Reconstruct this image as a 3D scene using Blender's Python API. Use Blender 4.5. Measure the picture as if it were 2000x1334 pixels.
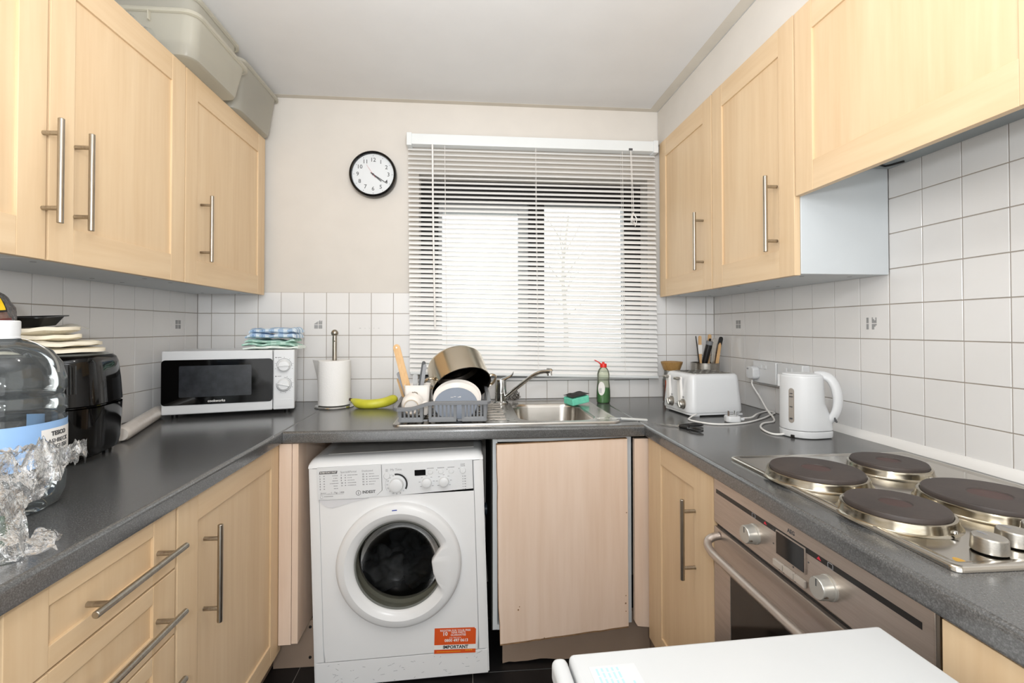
import bpy, bmesh, math, random
from mathutils import Vector, Matrix, noise
R = math.radians; PI = math.pi
random.seed(7)
S = bpy.context.scene; COL = S.collection
for o in list(bpy.data.objects): bpy.data.objects.remove(o)

# ------------------------------------------------------------------ camera
cd = bpy.data.cameras.new('camera'); cam = bpy.data.objects.new('camera', cd); COL.objects.link(cam)
yaw, pitch, roll = -0.08309, 0.01313, 0.00058
MR = Matrix.Rotation(yaw, 3, 'Z') @ Matrix.Rotation(pitch, 3, 'X') @ Matrix.Rotation(roll, 3, 'Y')
fw, rt, up = MR @ Vector((0, 1, 0)), MR @ Vector((1, 0, 0)), MR @ Vector((0, 0, 1))
m = Matrix.Identity(4)
for i in range(3): m[i][0], m[i][1], m[i][2] = rt[i], up[i], -fw[i]
m.translation = Vector((1.20672, -2.18922, 1.23247)); cam.matrix_world = m
cd.sensor_width = 36; cd.lens = 36 * 911.774 / 2000; cd.shift_x = 8.05 / 2000; cd.shift_y = -37.98 / 2000
cd.clip_start = 0.02
S.camera = cam

# ------------------------------------------------------------------ world, lights, exposure
w = bpy.data.worlds.new('overcast'); S.world = w; w.use_nodes = True
bg = w.node_tree.nodes['Background']; bg.inputs[0].default_value = (0.92, 0.96, 1, 1); bg.inputs[1].default_value = 2.6
def lamp(name, kind, loc, power, col, size=0.2, aim=None, sy=None):
    l = bpy.data.lights.new(name, kind); l.energy = power; l.color = col
    if kind == 'AREA':
        l.size = size
        if sy: l.shape = 'RECTANGLE'; l.size_y = sy
    else: l.shadow_soft_size = size
    o = bpy.data.objects.new(name, l); COL.objects.link(o); o.location = loc
    if aim: o.rotation_euler = (Vector(aim) - Vector(loc)).to_track_quat('-Z', 'Y').to_euler()
    return o
lamp('room_lamp', 'POINT', (1.2, -1.3, 2.17), 5, (1, 0.97, 0.93), 0.05)
lamp('ceiling_fill', 'AREA', (1.2, -2.1, 1.75), 24, (0.94, 0.97, 1), 0.5, (1.2, -1.75, 2.28))  # added upward fill that brightens the ceiling
lamp('rear_fill', 'AREA', (1.2, -3.0, 1.05), 22, (0.93, 0.97, 1), 1.9, (1.2, 0.0, 0.95), 1.9)  # added soft fill behind the camera, no doorway is modelled
lamp('camera_flash', 'POINT', (1.2, -2.42, 1.40), 26, (0.93, 0.97, 1), 0.04)
S.view_settings.view_transform = 'Standard'; S.view_settings.look = 'None'
S.view_settings.gamma = 1; S.view_settings.use_curve_mapping = False; S.view_settings.exposure = 0.0

# ------------------------------------------------------------------ materials
def nodes(name):
    m = bpy.data.materials.new(name); m.use_nodes = True
    nt = m.node_tree; return m, nt, nt.nodes['Principled BSDF']
def lin(c):
    if isinstance(c, str): c = [int(c[i:i+2], 16) / 255 for i in (0, 2, 4)]
    return tuple(x / 12.92 if x <= 0.04045 else ((x + 0.055) / 1.055) ** 2.4 for x in c) + (1,)
def plain(name, c, rough=0.5, metal=0.0, spec=0.5, var=0.04, vs=8, bump=0, bs=60, coat=0, sss=0):
    m, nt, p = nodes(name); c = lin(c)
    tc = nt.nodes.new('ShaderNodeTexCoord')
    n = nt.nodes.new('ShaderNodeTexNoise'); n.inputs['Scale'].default_value = vs; n.inputs['Detail'].default_value = 4
    nt.links.new(tc.outputs['Object'], n.inputs['Vector'])
    r = nt.nodes.new('ShaderNodeValToRGB')
    r.color_ramp.elements[0].position = 0.3; r.color_ramp.elements[1].position = 0.7
    r.color_ramp.elements[0].color = tuple(x * (1 - var) for x in c[:3]) + (1,)
    r.color_ramp.elements[1].color = tuple(min(1, x * (1 + var)) for x in c[:3]) + (1,)
    nt.links.new(n.outputs['Fac'], r.inputs[0]); nt.links.new(r.outputs[0], p.inputs['Base Color'])
    p.inputs['Roughness'].default_value = rough; p.inputs['Metallic'].default_value = metal
    p.inputs['Specular IOR Level'].default_value = spec
    if coat: p.inputs['Coat Weight'].default_value = coat; p.inputs['Coat Roughness'].default_value = 0.05
    if sss: p.inputs['Subsurface Weight'].default_value = sss; p.inputs['Subsurface Scale'].default_value = 0.01
    if bump:
        b = nt.nodes.new('ShaderNodeBump'); b.inputs['Strength'].default_value = bump; b.inputs['Distance'].default_value = 0.002
        n2 = nt.nodes.new('ShaderNodeTexNoise'); n2.inputs['Scale'].default_value = bs; n2.inputs['Detail'].default_value = 5
        nt.links.new(tc.outputs['Object'], n2.inputs['Vector']); nt.links.new(n2.outputs['Fac'], b.inputs['Height'])
        nt.links.new(b.outputs[0], p.inputs['Normal'])
    return m
def grain(name, c1, c2, scale, rough=0.42, fine=(1, 1, 1), metal=0, mix=0.5, coarse=1.0):
    """streaks: noise squeezed along two axes; a second finer one on top"""
    m, nt, p = nodes(name)
    tc = nt.nodes.new('ShaderNodeTexCoord')
    outs = []
    for k, mul in ((0, coarse), (1, 5.0)):
        mp = nt.nodes.new('ShaderNodeMapping'); mp.inputs['Scale'].default_value = tuple(s * mul for s in scale)
        n = nt.nodes.new('ShaderNodeTexNoise'); n.inputs['Scale'].default_value = 1; n.inputs['Detail'].default_value = 5
        n.inputs['Distortion'].default_value = 0.4 if k == 0 else 0
        nt.links.new(tc.outputs['Object'], mp.inputs['Vector']); nt.links.new(mp.outputs[0], n.inputs['Vector']); outs.append(n.outputs['Fac'])
    a = nt.nodes.new('ShaderNodeMix'); a.data_type = 'FLOAT'; a.inputs[0].default_value = mix
    nt.links.new(outs[0], a.inputs[2]); nt.links.new(outs[1], a.inputs[3])
    r = nt.nodes.new('ShaderNodeValToRGB'); r.color_ramp.elements[0].position = 0.32; r.color_ramp.elements[1].position = 0.68
    r.color_ramp.elements[0].color = lin(c1); r.color_ramp.elements[1].color = lin(c2)
    nt.links.new(a.outputs[0], r.inputs[0]); nt.links.new(r.outputs[0], p.inputs['Base Color'])
    p.inputs['Roughness'].default_value = rough; p.inputs['Metallic'].default_value = metal
    return m
def glassy(name, tint, rough=0.03, ior=1.4, haze=0.0, hazecol=(1, 1, 1, 1), trans=1.0, bump=0, bs=30):
    """thin clear sheet: transparent with a fresnel gloss and an optional milky part"""
    m, nt, p = nodes(name); nt.nodes.remove(p); out = nt.nodes['Material Output']
    t = nt.nodes.new('ShaderNodeBsdfTransparent'); t.inputs[0].default_value = tint
    g = nt.nodes.new('ShaderNodeBsdfGlossy'); g.inputs['Roughness'].default_value = rough
    f = nt.nodes.new('ShaderNodeFresnel'); f.inputs['IOR'].default_value = ior
    mx = nt.nodes.new('ShaderNodeMixShader'); nt.links.new(f.outputs[0], mx.inputs[0]); nt.links.new(t.outputs[0], mx.inputs[1]); nt.links.new(g.outputs[0], mx.inputs[2])
    last = mx.outputs[0]
    if bump:
        tc = nt.nodes.new('ShaderNodeTexCoord'); n = nt.nodes.new('ShaderNodeTexNoise'); n.inputs['Scale'].default_value = bs; n.inputs['Detail'].default_value = 4
        b = nt.nodes.new('ShaderNodeBump'); b.inputs['Strength'].default_value = bump; b.inputs['Distance'].default_value = 0.01
        nt.links.new(tc.outputs['Object'], n.inputs['Vector']); nt.links.new(n.outputs['Fac'], b.inputs['Height'])
        nt.links.new(b.outputs[0], g.inputs['Normal']); nt.links.new(b.outputs[0], f.inputs['Normal'])
    if haze:
        d = nt.nodes.new('ShaderNodeBsdfDiffuse'); d.inputs[0].default_value = hazecol
        tl = nt.nodes.new('ShaderNodeBsdfTranslucent'); tl.inputs[0].default_value = hazecol
        ad = nt.nodes.new('ShaderNodeMixShader'); ad.inputs[0].default_value = 0.4; nt.links.new(d.outputs[0], ad.inputs[1]); nt.links.new(tl.outputs[0], ad.inputs[2])
        m2 = nt.nodes.new('ShaderNodeMixShader'); m2.inputs[0].default_value = haze
        nt.links.new(last, m2.inputs[1]); nt.links.new(ad.outputs[0], m2.inputs[2]); last = m2.outputs[0]
    nt.links.new(last, out.inputs['Surface'])
    return m
def specks(name, stops, scale, rough, spec=0.5, ior=1.5):
    m, nt, p = nodes(name)
    tc = nt.nodes.new('ShaderNodeTexCoord'); n = nt.nodes.new('ShaderNodeTexNoise'); n.inputs['Scale'].default_value = scale; n.inputs['Detail'].default_value = 3; n.inputs['Roughness'].default_value = 0.8
    r = nt.nodes.new('ShaderNodeValToRGB'); e = r.color_ramp.elements
    while len(e) < len(stops): e.new(0.5)
    for k, (pos, c) in enumerate(stops): e[k].position = pos; e[k].color = lin(c)
    nt.links.new(tc.outputs['Object'], n.inputs['Vector']); nt.links.new(n.outputs['Fac'], r.inputs[0]); nt.links.new(r.outputs[0], p.inputs['Base Color'])
    p.inputs['Roughness'].default_value = rough; p.inputs['Specular IOR Level'].default_value = spec; p.inputs['IOR'].default_value = ior
    return m
def checks(name, cols, scale, rough=0.9):
    """woven check: two crossing stripe waves"""
    m, nt, p = nodes(name)
    tc = nt.nodes.new('ShaderNodeTexCoord'); fac = []
    for d in ('X', 'Y'):
        wv = nt.nodes.new('ShaderNodeTexWave'); wv.wave_type = 'BANDS'; wv.bands_direction = d; wv.inputs['Scale'].default_value = scale; wv.inputs['Distortion'].default_value = 0.6
        nt.links.new(tc.outputs['Object'], wv.inputs['Vector']); fac.append(wv.outputs['Fac'])
    a = nt.nodes.new('ShaderNodeMath'); a.operation = 'ADD'; nt.links.new(fac[0], a.inputs[0]); nt.links.new(fac[1], a.inputs[1])
    r = nt.nodes.new('ShaderNodeValToRGB'); e = r.color_ramp.elements; e.new(0.5); r.color_ramp.interpolation = 'CONSTANT'
    mu = nt.nodes.new('ShaderNodeMath'); mu.operation = 'MULTIPLY'; mu.inputs[1].default_value = 0.5; nt.links.new(a.outputs[0], mu.inputs[0])
    for k, (pos, c) in enumerate(zip((0, 0.33, 0.66), cols)): e[k].position = pos; e[k].color = lin(c)
    nt.links.new(mu.outputs[0], r.inputs[0]); nt.links.new(r.outputs[0], p.inputs['Base Color']); p.inputs['Roughness'].default_value = rough
    return m

WALL = plain('cream_paint', 'd3cdc5', 0.75, var=0.02, bump=0.15, bs=25)
CEIL = plain('ceiling_paint', 'dddcdb', 0.85, var=0.015, bump=0.1, bs=18)
TILE = plain('white_glaze', 'e2e0de', 0.16, var=0.012, vs=5)
GROUT = plain('grout', 'a69d93', 0.9, var=0.1, vs=12)
MOTIF = plain('grey_tile_print', '9a9a9a', 0.5)
FLOORM = plain('black_vinyl', '1c1a1a', 0.45, var=0.25, vs=14)
WV = grain('maple_upright', 'd0b18a', 'dec4a0', (14, 14, 0.9), mix=0.35)
WH = grain('maple_level', 'd0b18a', 'dec4a0', (14, 0.9, 14), mix=0.35)
PINK = grain('pale_beech', 'd8bda6', 'e6d0be', (11, 11, 0.7), mix=0.4, rough=0.55)
CHIP = plain('raw_chipboard', '8a6a4a', 0.9, var=0.3, vs=60)
CARC = plain('white_melamine', 'c6cacc', 0.4, var=0.01)
UNDER = plain('pale_underside', 'cfcdc8', 0.5, var=0.02)
PLIN = plain('plinth_board', 'a08a78', 0.6, var=0.06)
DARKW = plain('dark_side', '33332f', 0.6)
TOPM = specks('slate_laminate', ((0.3, '3c3c3b'), (0.5, '505050'), (0.7, '70706f')), 420, 0.2, 0.6, 1.75)
EDGE = TOPM
HOBS = plain('hob_steel', 'bdb8b0', 0.16, metal=1, var=0.03, vs=25)
GOLDC = grain('heat_tinted_chrome', '93866a', 'bab4a9', (9, 9, 30), rough=0.17, metal=1)
STEEL = grain('brushed_steel', 'a6a29b', 'bdb8b0', (90, 4, 90), rough=0.3, metal=1)
NICKEL = grain('brushed_nickel', '9c9488', 'b6afa4', (60, 60, 6), rough=0.28, metal=1)
CHROME = plain('chrome', 'cfcfcd', 0.09, metal=1, var=0.01)
SINKM = plain('sink_steel', 'b9b4ad', 0.26, metal=1, var=0.03, vs=20)
POTM = plain('pot_steel', 'd9cdb9', 0.18, metal=1, var=0.03)
POTIN = plain('pot_inside_shaded', '4a4540', 0.25, metal=1)  # pot steel darkened to stand in for the shade inside
IRON = plain('cast_iron', '3d3430', 0.55, var=0.25, vs=14, bump=0.1, bs=90)
IRONC = plain('cast_iron_centre', '4a3531', 0.6, var=0.2, vs=20)
OVENS = grain('oven_steel', 'b3a79d', 'c6bbb2', (60, 3, 60), rough=0.34, metal=0.85)
WHITE = plain('white_plastic', 'd9dadb', 0.25, var=0.01)
WHITEM = plain('white_enamel', 'e6e6e6', 0.22, var=0.01)
FRIDGE = plain('fridge_white', 'c2c3c3', 0.35, var=0.01)
OFFW = plain('satin_white', 'ece9e5', 0.4, var=0.01)
BLACKG = plain('black_gloss', '0a0909', 0.07, var=0.1, spec=0.35)
BLACK = plain('black_plastic', '161515', 0.35)
DGLASS = plain('dark_glass', '151210', 0.08, var=0.1)
MESHW = plain('oven_window_mesh', '2b2d31', 0.25, var=0.3, vs=40)
GREYP = plain('grey_plastic', '7d7f82', 0.4, var=0.02)
GREYD = plain('dark_grey_print', '4b4b4d', 0.5)
GREYL = plain('light_grey_print', '8d8d90', 0.5)
RED = plain('red_plastic', 'e0251c', 0.3)
REDL = plain('red_print', 'c8243a', 0.4)
ORANGE = plain('orange_print', 'd9531a', 0.45, var=0.02)
BLUEL = plain('label_blue', '8fb4e0', 0.4, var=0.03)
BLUED = plain('label_dark_blue', '2540a0', 0.4)
BLUEP = plain('pale_blue_print', 'a6c8ea', 0.5)
YEL = plain('yellow_print', 'f2c71e', 0.35)
YGREEN = plain('banana_skin', 'd0cc3c', 0.4, var=0.12, vs=18)
BROWN = plain('brown_tip', '4a3526', 0.7)
GREENS = plain('green_sponge', '74d6b8', 0.95, var=0.08, vs=60, bump=0.6, bs=220)
SCOUR = plain('scouring_pad', '565654', 0.95, var=0.3, vs=120, bump=0.8, bs=300)
WOODT = grain('utensil_wood', 'cfa36f', 'e2bd8c', (60, 60, 8), rough=0.6)
CORK = grain('acacia_lid', '8f6a3a', 'b08a52', (40, 40, 10), rough=0.5)
CERAM = plain('white_ceramic', 'efe9e2', 0.12, var=0.01)
BLUEC = plain('grey_blue_ceramic', '8b94a2', 0.15, var=0.03)
PAPER = plain('kitchen_paper', 'f0eeeb', 0.95, var=0.01, bump=0.5, bs=160)
WRAP = plain('tortilla_cream', 'efe6d2', 0.85, var=0.05, vs=14)
COFFEE = plain('coffee_brown', '6e3d20', 0.8, var=0.3, vs=80)
TOWB = checks('blue_check_cloth', ('7c9cc4', 'a3bdd8', 'd5e2ec'), 9)
TOWG = checks('green_check_cloth', ('9cc4b4', 'b9d8ca', 'a6ccbd'), 9)
TOWW = checks('green_white_check_cloth', ('7fae9d', 'e9efe8', 'dfe9e2'), 7)
GLASS = glassy('clear_pane', (0.96, 0.98, 0.97, 1))
PET = glassy('clear_bottle', (0.90, 0.93, 0.93, 1), 0.04, 1.5, 0.05, (0.75, 0.8, 0.82, 1))
FILM = glassy('crinkled_film', (0.95, 0.96, 0.96, 1), 0.06, 1.7, 0.07, (0.9, 0.9, 0.9, 1), bump=0.7, bs=90)
TUB = glassy('milky_tub', (0.88, 0.86, 0.79, 1), 0.22, 1.3, 0.45, (0.92, 0.89, 0.80, 1))
WASHG = glassy('door_glass', (0.62, 0.61, 0.57, 1), 0.22, 1.16)
GREENL = plain('green_liquid', '237a26', 0.1, var=0.1)
GBOT = plain('green_glass', '1d5226', 0.06, var=0.1)
SOAPC = glassy('soap_bottle_clear', (0.9, 0.93, 0.84, 1), 0.05, 1.45, 0.10, (0.75, 0.8, 0.66, 1))
CLOTHD = plain('dark_laundry', '1d2026', 0.95, var=0.5, vs=24)
DRUM = plain('drum_steel', '5c5a54', 0.35, metal=0.8)
RUBBER = plain('grey_seal', '6d6f6a', 0.5)
SLAT = plain('slat_white', 'ebeae8', 0.42, var=0.01)
FRAMEB = plain('window_frame_dark', '1a1614', 0.4)
FRAMEW = plain('window_sash_pale', 'c9cbcd', 0.4)
ALU = plain('rail_white', 'dfe2e2', 0.35, var=0.01)
PAVE = plain('pale_pavement', 'b5b2ab', 0.9, var=0.1, vs=2)
LEAF = plain('hedge_green', '5b6b4c', 0.9, var=0.4, vs=9)
BARK = plain('bark', 'b9b2aa', 0.9)
STAIN = plain('yellow_stain', 'b98c1e', 0.3)
SHUT = plain('lamp_opal', 'f2efe8', 0.5)

# ------------------------------------------------------------------ mesh helpers
MW = {}
def new(): return bmesh.new()
def bx(bm, x0, x1, y0, y1, z0, z1, b=0, seg=2, M=None):
    x0, x1 = min(x0, x1), max(x0, x1); y0, y1 = min(y0, y1), max(y0, y1); z0, z1 = min(z0, z1), max(z0, z1)
    mt = Matrix.Translation(((x0 + x1) / 2, (y0 + y1) / 2, (z0 + z1) / 2)) @ Matrix.Diagonal((x1 - x0, y1 - y0, z1 - z0, 1))
    vs = bmesh.ops.create_cube(bm, size=1, matrix=mt)['verts']
    if b > 0:
        b = min(b, 0.49 * min(x1 - x0, y1 - y0, z1 - z0))
        es = list({e for v in vs for e in v.link_edges})
        rr = bmesh.ops.bevel(bm, geom=es, offset=b, segments=seg, affect='EDGES', profile=0.5)
        vs = list({v for f in rr['faces'] for v in f.verts} | {v for v in vs if v.is_valid})
    if M: bmesh.ops.transform(bm, matrix=M, verts=vs)
    return bm
def ring(bm, pts): return [bm.verts.new(p) for p in pts]
def skin(bm, rings, closed=True, cap0=True, cap1=True):
    for a, b in zip(rings, rings[1:]):
        n = len(a)
        for i in range(n if closed else n - 1):
            j = (i + 1) % n
            vs = []
            for v in (a[i], a[j], b[j], b[i]):
                if v not in vs: vs.append(v)
            if len(vs) > 2:
                try: bm.faces.new(vs)
                except ValueError: pass
    if cap0 and len(rings[0]) > 2: bm.faces.new(list(reversed(rings[0])))
    if cap1 and len(rings[-1]) > 2: bm.faces.new(rings[-1])
def tube(bm, pts, r, n=8, caps=True, flat=1.0):
    pts = [Vector(p) for p in pts]; rings = []
    t0 = (pts[1] - pts[0]).normalized()
    u = t0.orthogonal().normalized()
    for i, p in enumerate(pts):
        t = (pts[min(i + 1, len(pts) - 1)] - pts[max(i - 1, 0)]).normalized()
        u = (u - t * u.dot(t)).normalized(); v = t.cross(u)
        rr = r[i] if isinstance(r, (list, tuple)) else r
        rings.append(ring(bm, [p + u * (rr * math.cos(a)) + v * (rr * flat * math.sin(a)) for a in [2 * PI * k / n for k in range(n)]]))
    skin(bm, rings, True, caps, caps); return bm
def spline(pts, k=6):
    P = [Vector(p) for p in pts]; P = [2 * P[0] - P[1]] + P + [2 * P[-1] - P[-2]]; out = []
    for i in range(1, len(P) - 2):
        for s in range(k):
            t = s / k; a, b, c, d = P[i - 1], P[i], P[i + 1], P[i + 2]
            out.append(0.5 * ((2 * b) + (c - a) * t + (2 * a - 5 * b + 4 * c - d) * t * t + (3 * b - a - 3 * c + d) * t ** 3))
    return out + [P[-2]]
def lathe(bm, prof, n=32, M=Matrix.Identity(4), sx=1, sy=1, sq=0):
    """sq>0 squares the section (superellipse)"""
    rings = []
    for r, z in prof:
        if r < 1e-6: rings.append([bm.verts.new(M @ Vector((0, 0, z)))])
        else:
            pts = []
            for k in range(n):
                a = 2 * PI * k / n; c, s = math.cos(a), math.sin(a)
                q = 1 if not sq else (abs(c) ** sq + abs(s) ** sq) ** (-1 / sq)
                pts.append(M @ Vector((r * q * c * sx, r * q * s * sy, z)))
            rings.append(ring(bm, pts))
    for a, b in zip(rings, rings[1:]):
        if len(a) == 1 and len(b) == 1: continue
        if len(a) == 1:
            for i in range(n): bm.faces.new((a[0], b[(i + 1) % n], b[i]))
        elif len(b) == 1:
            for i in range(n): bm.faces.new((a[i], a[(i + 1) % n], b[0]))
        else: skin(bm, [a, b], True, False, False)
    return bm
def cyl(bm, p0, p1, r, n=16): return tube(bm, [p0, p1], r, n)
def prism(bm, poly, h0, h1, M=Matrix.Identity(4)):
    a = ring(bm, [M @ Vector((x, y, h0)) for x, y in poly]); b = ring(bm, [M @ Vector((x, y, h1)) for x, y in poly])
    skin(bm, [a, b]); return bm
def rrect(w, h, r, n=4, cx=0, cy=0):
    out = []
    for (sx, sy, a0) in ((1, 1, 0), (-1, 1, 90), (-1, -1, 180), (1, -1, 270)):
        for k in range(n + 1):
            a = R(a0 + 90 * k / n); out.append((cx + sx * (w / 2 - r) + r * math.cos(a), cy + sy * (h / 2 - r) + r * math.sin(a)))
    return out
def sheet(bm, f, nu, nv):
    g = [[bm.verts.new(f(i / nu, j / nv)) for j in range(nv + 1)] for i in range(nu + 1)]
    for i in range(nu):
        for j in range(nv): bm.faces.new((g[i][j], g[i + 1][j], g[i + 1][j + 1], g[i][j + 1]))
    return bm
def frame(o, X, Y):
    X, Y = Vector(X).normalized(), Vector(Y).normalized(); Z = X.cross(Y); m = Matrix.Identity(4)
    for i in range(3): m[i][0], m[i][1], m[i][2], m[i][3] = X[i], Y[i], Z[i], o[i]
    return m
def props(o, label=None, cat=None, group=None, kind=None):
    if label: o['label'] = label
    if cat: o['category'] = cat
    if group: o['group'] = group
    if kind: o['kind'] = kind
def thing(name, label, cat, loc, rz=0, group=None, kind=None):
    o = bpy.data.objects.new(name, None); COL.objects.link(o); o.location = loc; o.rotation_euler = (0, 0, rz); o.empty_display_size = 0.05
    MW[o.name] = Matrix.Translation(loc) @ Matrix.Rotation(rz, 4, 'Z'); props(o, label, cat, group, kind); return o
def tomesh(name, bm, mat, sm=35):
    bmesh.ops.recalc_face_normals(bm, faces=bm.faces)
    me = bpy.data.meshes.new(name); bm.to_mesh(me); bm.free()
    if mat: me.materials.append(mat)
    if sm:
        me.polygons.foreach_set('use_smooth', [True] * len(me.polygons)); me.set_sharp_from_angle(angle=R(sm))
    return me
def mk(name, bm, mat, parent=None, loc=(0, 0, 0), label=None, cat=None, group=None, kind=None, local=False, sm=35, norm=True):
    """bm is in world coordinates unless local=True (then in the parent thing's frame)"""
    if parent:
        W = MW[parent.name]
        if not local: bmesh.ops.transform(bm, matrix=W.inverted(), verts=bm.verts)
    else:
        W = Matrix.Translation(loc)
        if not local: bmesh.ops.transform(bm, matrix=W.inverted(), verts=bm.verts)
    o = bpy.data.objects.new(name, tomesh(name, bm, mat, sm)); COL.objects.link(o)
    if sm and norm and len(o.data.polygons) < 1500: o.modifiers.new('normals', 'WEIGHTED_NORMAL').keep_sharp = True
    if parent: o.parent = parent
    else: o.location = loc
    MW[o.name] = W; props(o, label, cat, group, kind); return o
def inst(src, name, parent, mat4):
    o = bpy.data.objects.new(name, src); COL.objects.link(o); o.parent = parent; o.matrix_local = mat4; MW[o.name] = MW[parent.name]; return o
def text(name, s, size, mat, parent, M, local=False, bold=0, ext=0.0003, align='CENTER', fn=None, sx=1, **kw):
    c = bpy.data.curves.new(name, 'FONT'); c.body = s; c.size = size; c.extrude = ext; c.align_x = align; c.align_y = 'CENTER'; c.resolution_u = 2; c.offset = bold
    o = bpy.data.objects.new('tmp', c); COL.objects.link(o)
    dg = bpy.context.evaluated_depsgraph_get(); me = bpy.data.meshes.new_from_object(o.evaluated_get(dg))
    bpy.data.objects.remove(o); bpy.data.curves.remove(c)
    bm = new(); bm.from_mesh(me); bpy.data.meshes.remove(me)
    if sx != 1: bmesh.ops.scale(bm, vec=(sx, 1, 1), verts=bm.verts)
    if fn:
        for v in bm.verts: v.co = fn(v.co)
    else: bmesh.ops.transform(bm, matrix=M, verts=bm.verts)
    return mk(name, bm, mat, parent, local=local, sm=0, **kw)
NX = lambda o: frame(o, (0, -1, 0), (0, 0, 1))     # a face looking towards -x
PX = lambda o: frame(o, (0, 1, 0), (0, 0, 1))      # a face looking towards +x
NY = lambda o: frame(o, (1, 0, 0), (0, 0, 1))      # a face looking towards -y
UP = lambda o, a=0: Matrix.Translation(o) @ Matrix.Rotation(a, 4, 'Z')
# ------------------------------------------------------------------ the setting
XR, CZ, FZ, YF = 2.40, 2.285, 0.05, -3.3
WX0, WX1, WZ0, WZ1 = 0.974, 2.07, 0.998, 1.952
def st(name, bm, mat, parent=None, **k): return mk(name, bm, mat, parent, kind=None if parent else 'structure', **k)
b = new()
bx(b, -0.15, WX0, 0.006, 0.25, FZ - 0.1, CZ); bx(b, WX1, XR + 0.15, 0.006, 0.25, FZ - 0.1, CZ)
bx(b, WX0, WX1, 0.006, 0.25, FZ - 0.1, WZ0 - 0.01); bx(b, WX0, WX1, 0.006, 0.25, WZ1, CZ)
wall_back = st('wall_back', b, WALL)
wall_left = st('wall_left', bx(new(), -0.156, -0.006, YF, 0.006, FZ - 0.1, CZ), WALL)
wall_right = st('wall_right', bx(new(), XR + 0.006, XR + 0.156, YF, 0.006, FZ - 0.1, CZ), WALL)
wall_front = st('wall_front', bx(new(), -0.156, XR + 0.156, YF - 0.15, YF, FZ - 0.1, CZ), WALL)
ceiling = st('ceiling', bx(new(), -0.156, XR + 0.156, YF - 0.15, 0.25, CZ, CZ + 0.1), CEIL)
floor = st('floor', bx(new(), -0.156, XR + 0.156, YF - 0.15, 0.25, FZ - 0.1, FZ - 0.003), GROUT)
trim = st('trim_1', bx(new(), 2.121, XR + 0.004, YF + 0.002, 0.004, 2.117, CZ - 0.001, 0.004), WALL)
cb = new(); bx(cb, -0.004, 2.12, -0.026, 0.004, CZ - 0.0006, CZ + 0.001); bx(cb, 2.075, 2.12, YF, -0.026, CZ - 0.0006, CZ + 0.001)
st('trim_3', cb, plain('cream_overpaint', 'cfc8bc', 0.8))
ft = tomesh('floor_tile', bx(new(), -0.149, 0.149, -0.149, 0.149, -0.003, 0, 0.001, 1), FLOORM)
for i in range(8):
    for j in range(11): inst(ft, 'floor_tile', floor, Matrix.Translation((0.15 + 0.3 * i + 0.02, -0.12 - 0.3 * j, FZ)))

# glazed tiles: a full-size mesh shared by every whole tile, cut ones get their own
PT, GAP = 0.1, 0.0026
def tile_mesh(wu, wv):
    return tomesh('wall_tile', bx(new(), -wu / 2 + GAP / 2, wu / 2 - GAP / 2, -wv / 2 + GAP / 2, wv / 2 - GAP / 2, -0.0055, 0, 0.0006, 1), TILE, 20)
FULL = tile_mesh(PT, PT); CUT = {}
def tiles(wall, axis, u_off, u0, u1, z0, z1, holes=()):
    """tiles on a wall: u runs along +x (back) or -y (left, right); rows break at z = 1.0, 1.1 ..."""
    n0 = math.floor((u0 - u_off) / PT) - 1
    for i in range(n0, n0 + 40):
        a, c = max(u0, u_off + i * PT), min(u1, u_off + (i + 1) * PT)
        if c - a < 0.006: continue
        for k in range(-2, 14):
            p, q = max(z0, 1.0 + k * PT), min(z1, 1.1 + k * PT)
            if q - p < 0.006: continue
            key = (round(c - a, 3), round(q - p, 3))
            me = FULL if key == (PT, PT) else CUT.setdefault(key, tile_mesh(*key) if key not in CUT else None)
            u, v = (a + c) / 2, (p + q) / 2
            F = {'b': NY((u, 0, v)), 'l': PX((0, -u, v)), 'r': NX((XR, -u, v))}[axis]
            j = Matrix.Rotation(random.gauss(0, 0.0025), 4, 'X') @ Matrix.Rotation(random.gauss(0, 0.0025), 4, 'Y')
            inst(me, 'wall_tile', wall, F @ j)
tiles(wall_back, 'b', 0.059, 0.0, WX0, 0.9, 1.396)
tiles(wall_back, 'b', 0.075, WX0, WX1, 0.9, 0.985)
tiles(wall_back, 'b', 0.059, WX1, XR, 0.9, 1.396)
tiles(wall_left, 'l', 0.0915, 0.0, 1.75, 0.9, 1.396)
tiles(wall_right, 'r', 0.0538, 0.0, 0.955, 0.9, 1.396)
tiles(wall_right, 'r', 0.0538, 0.955, 1.9, 0.9, 1.70)
gb = new(); bx(gb, 0, WX0, 0.002, 0.0062, 0.88, 1.396); bx(gb, WX1, XR, 0.002, 0.0062, 0.88, 1.396); bx(gb, WX0, WX1, 0.002, 0.0062, 0.88, 0.985)
mk('grout', gb, GROUT, wall_back)
mk('grout', bx(new(), -0.0062, -0.002, -1.75, 0, 0.88, 1.396), GROUT, wall_left)
gb = new(); bx(gb, XR + 0.002, XR + 0.0062, -0.955, 0, 0.88, 1.396); bx(gb, XR + 0.002, XR + 0.0062, -1.9, -0.955, 0.88, 1.70)
mk('grout', gb, GROUT, wall_right)
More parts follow.
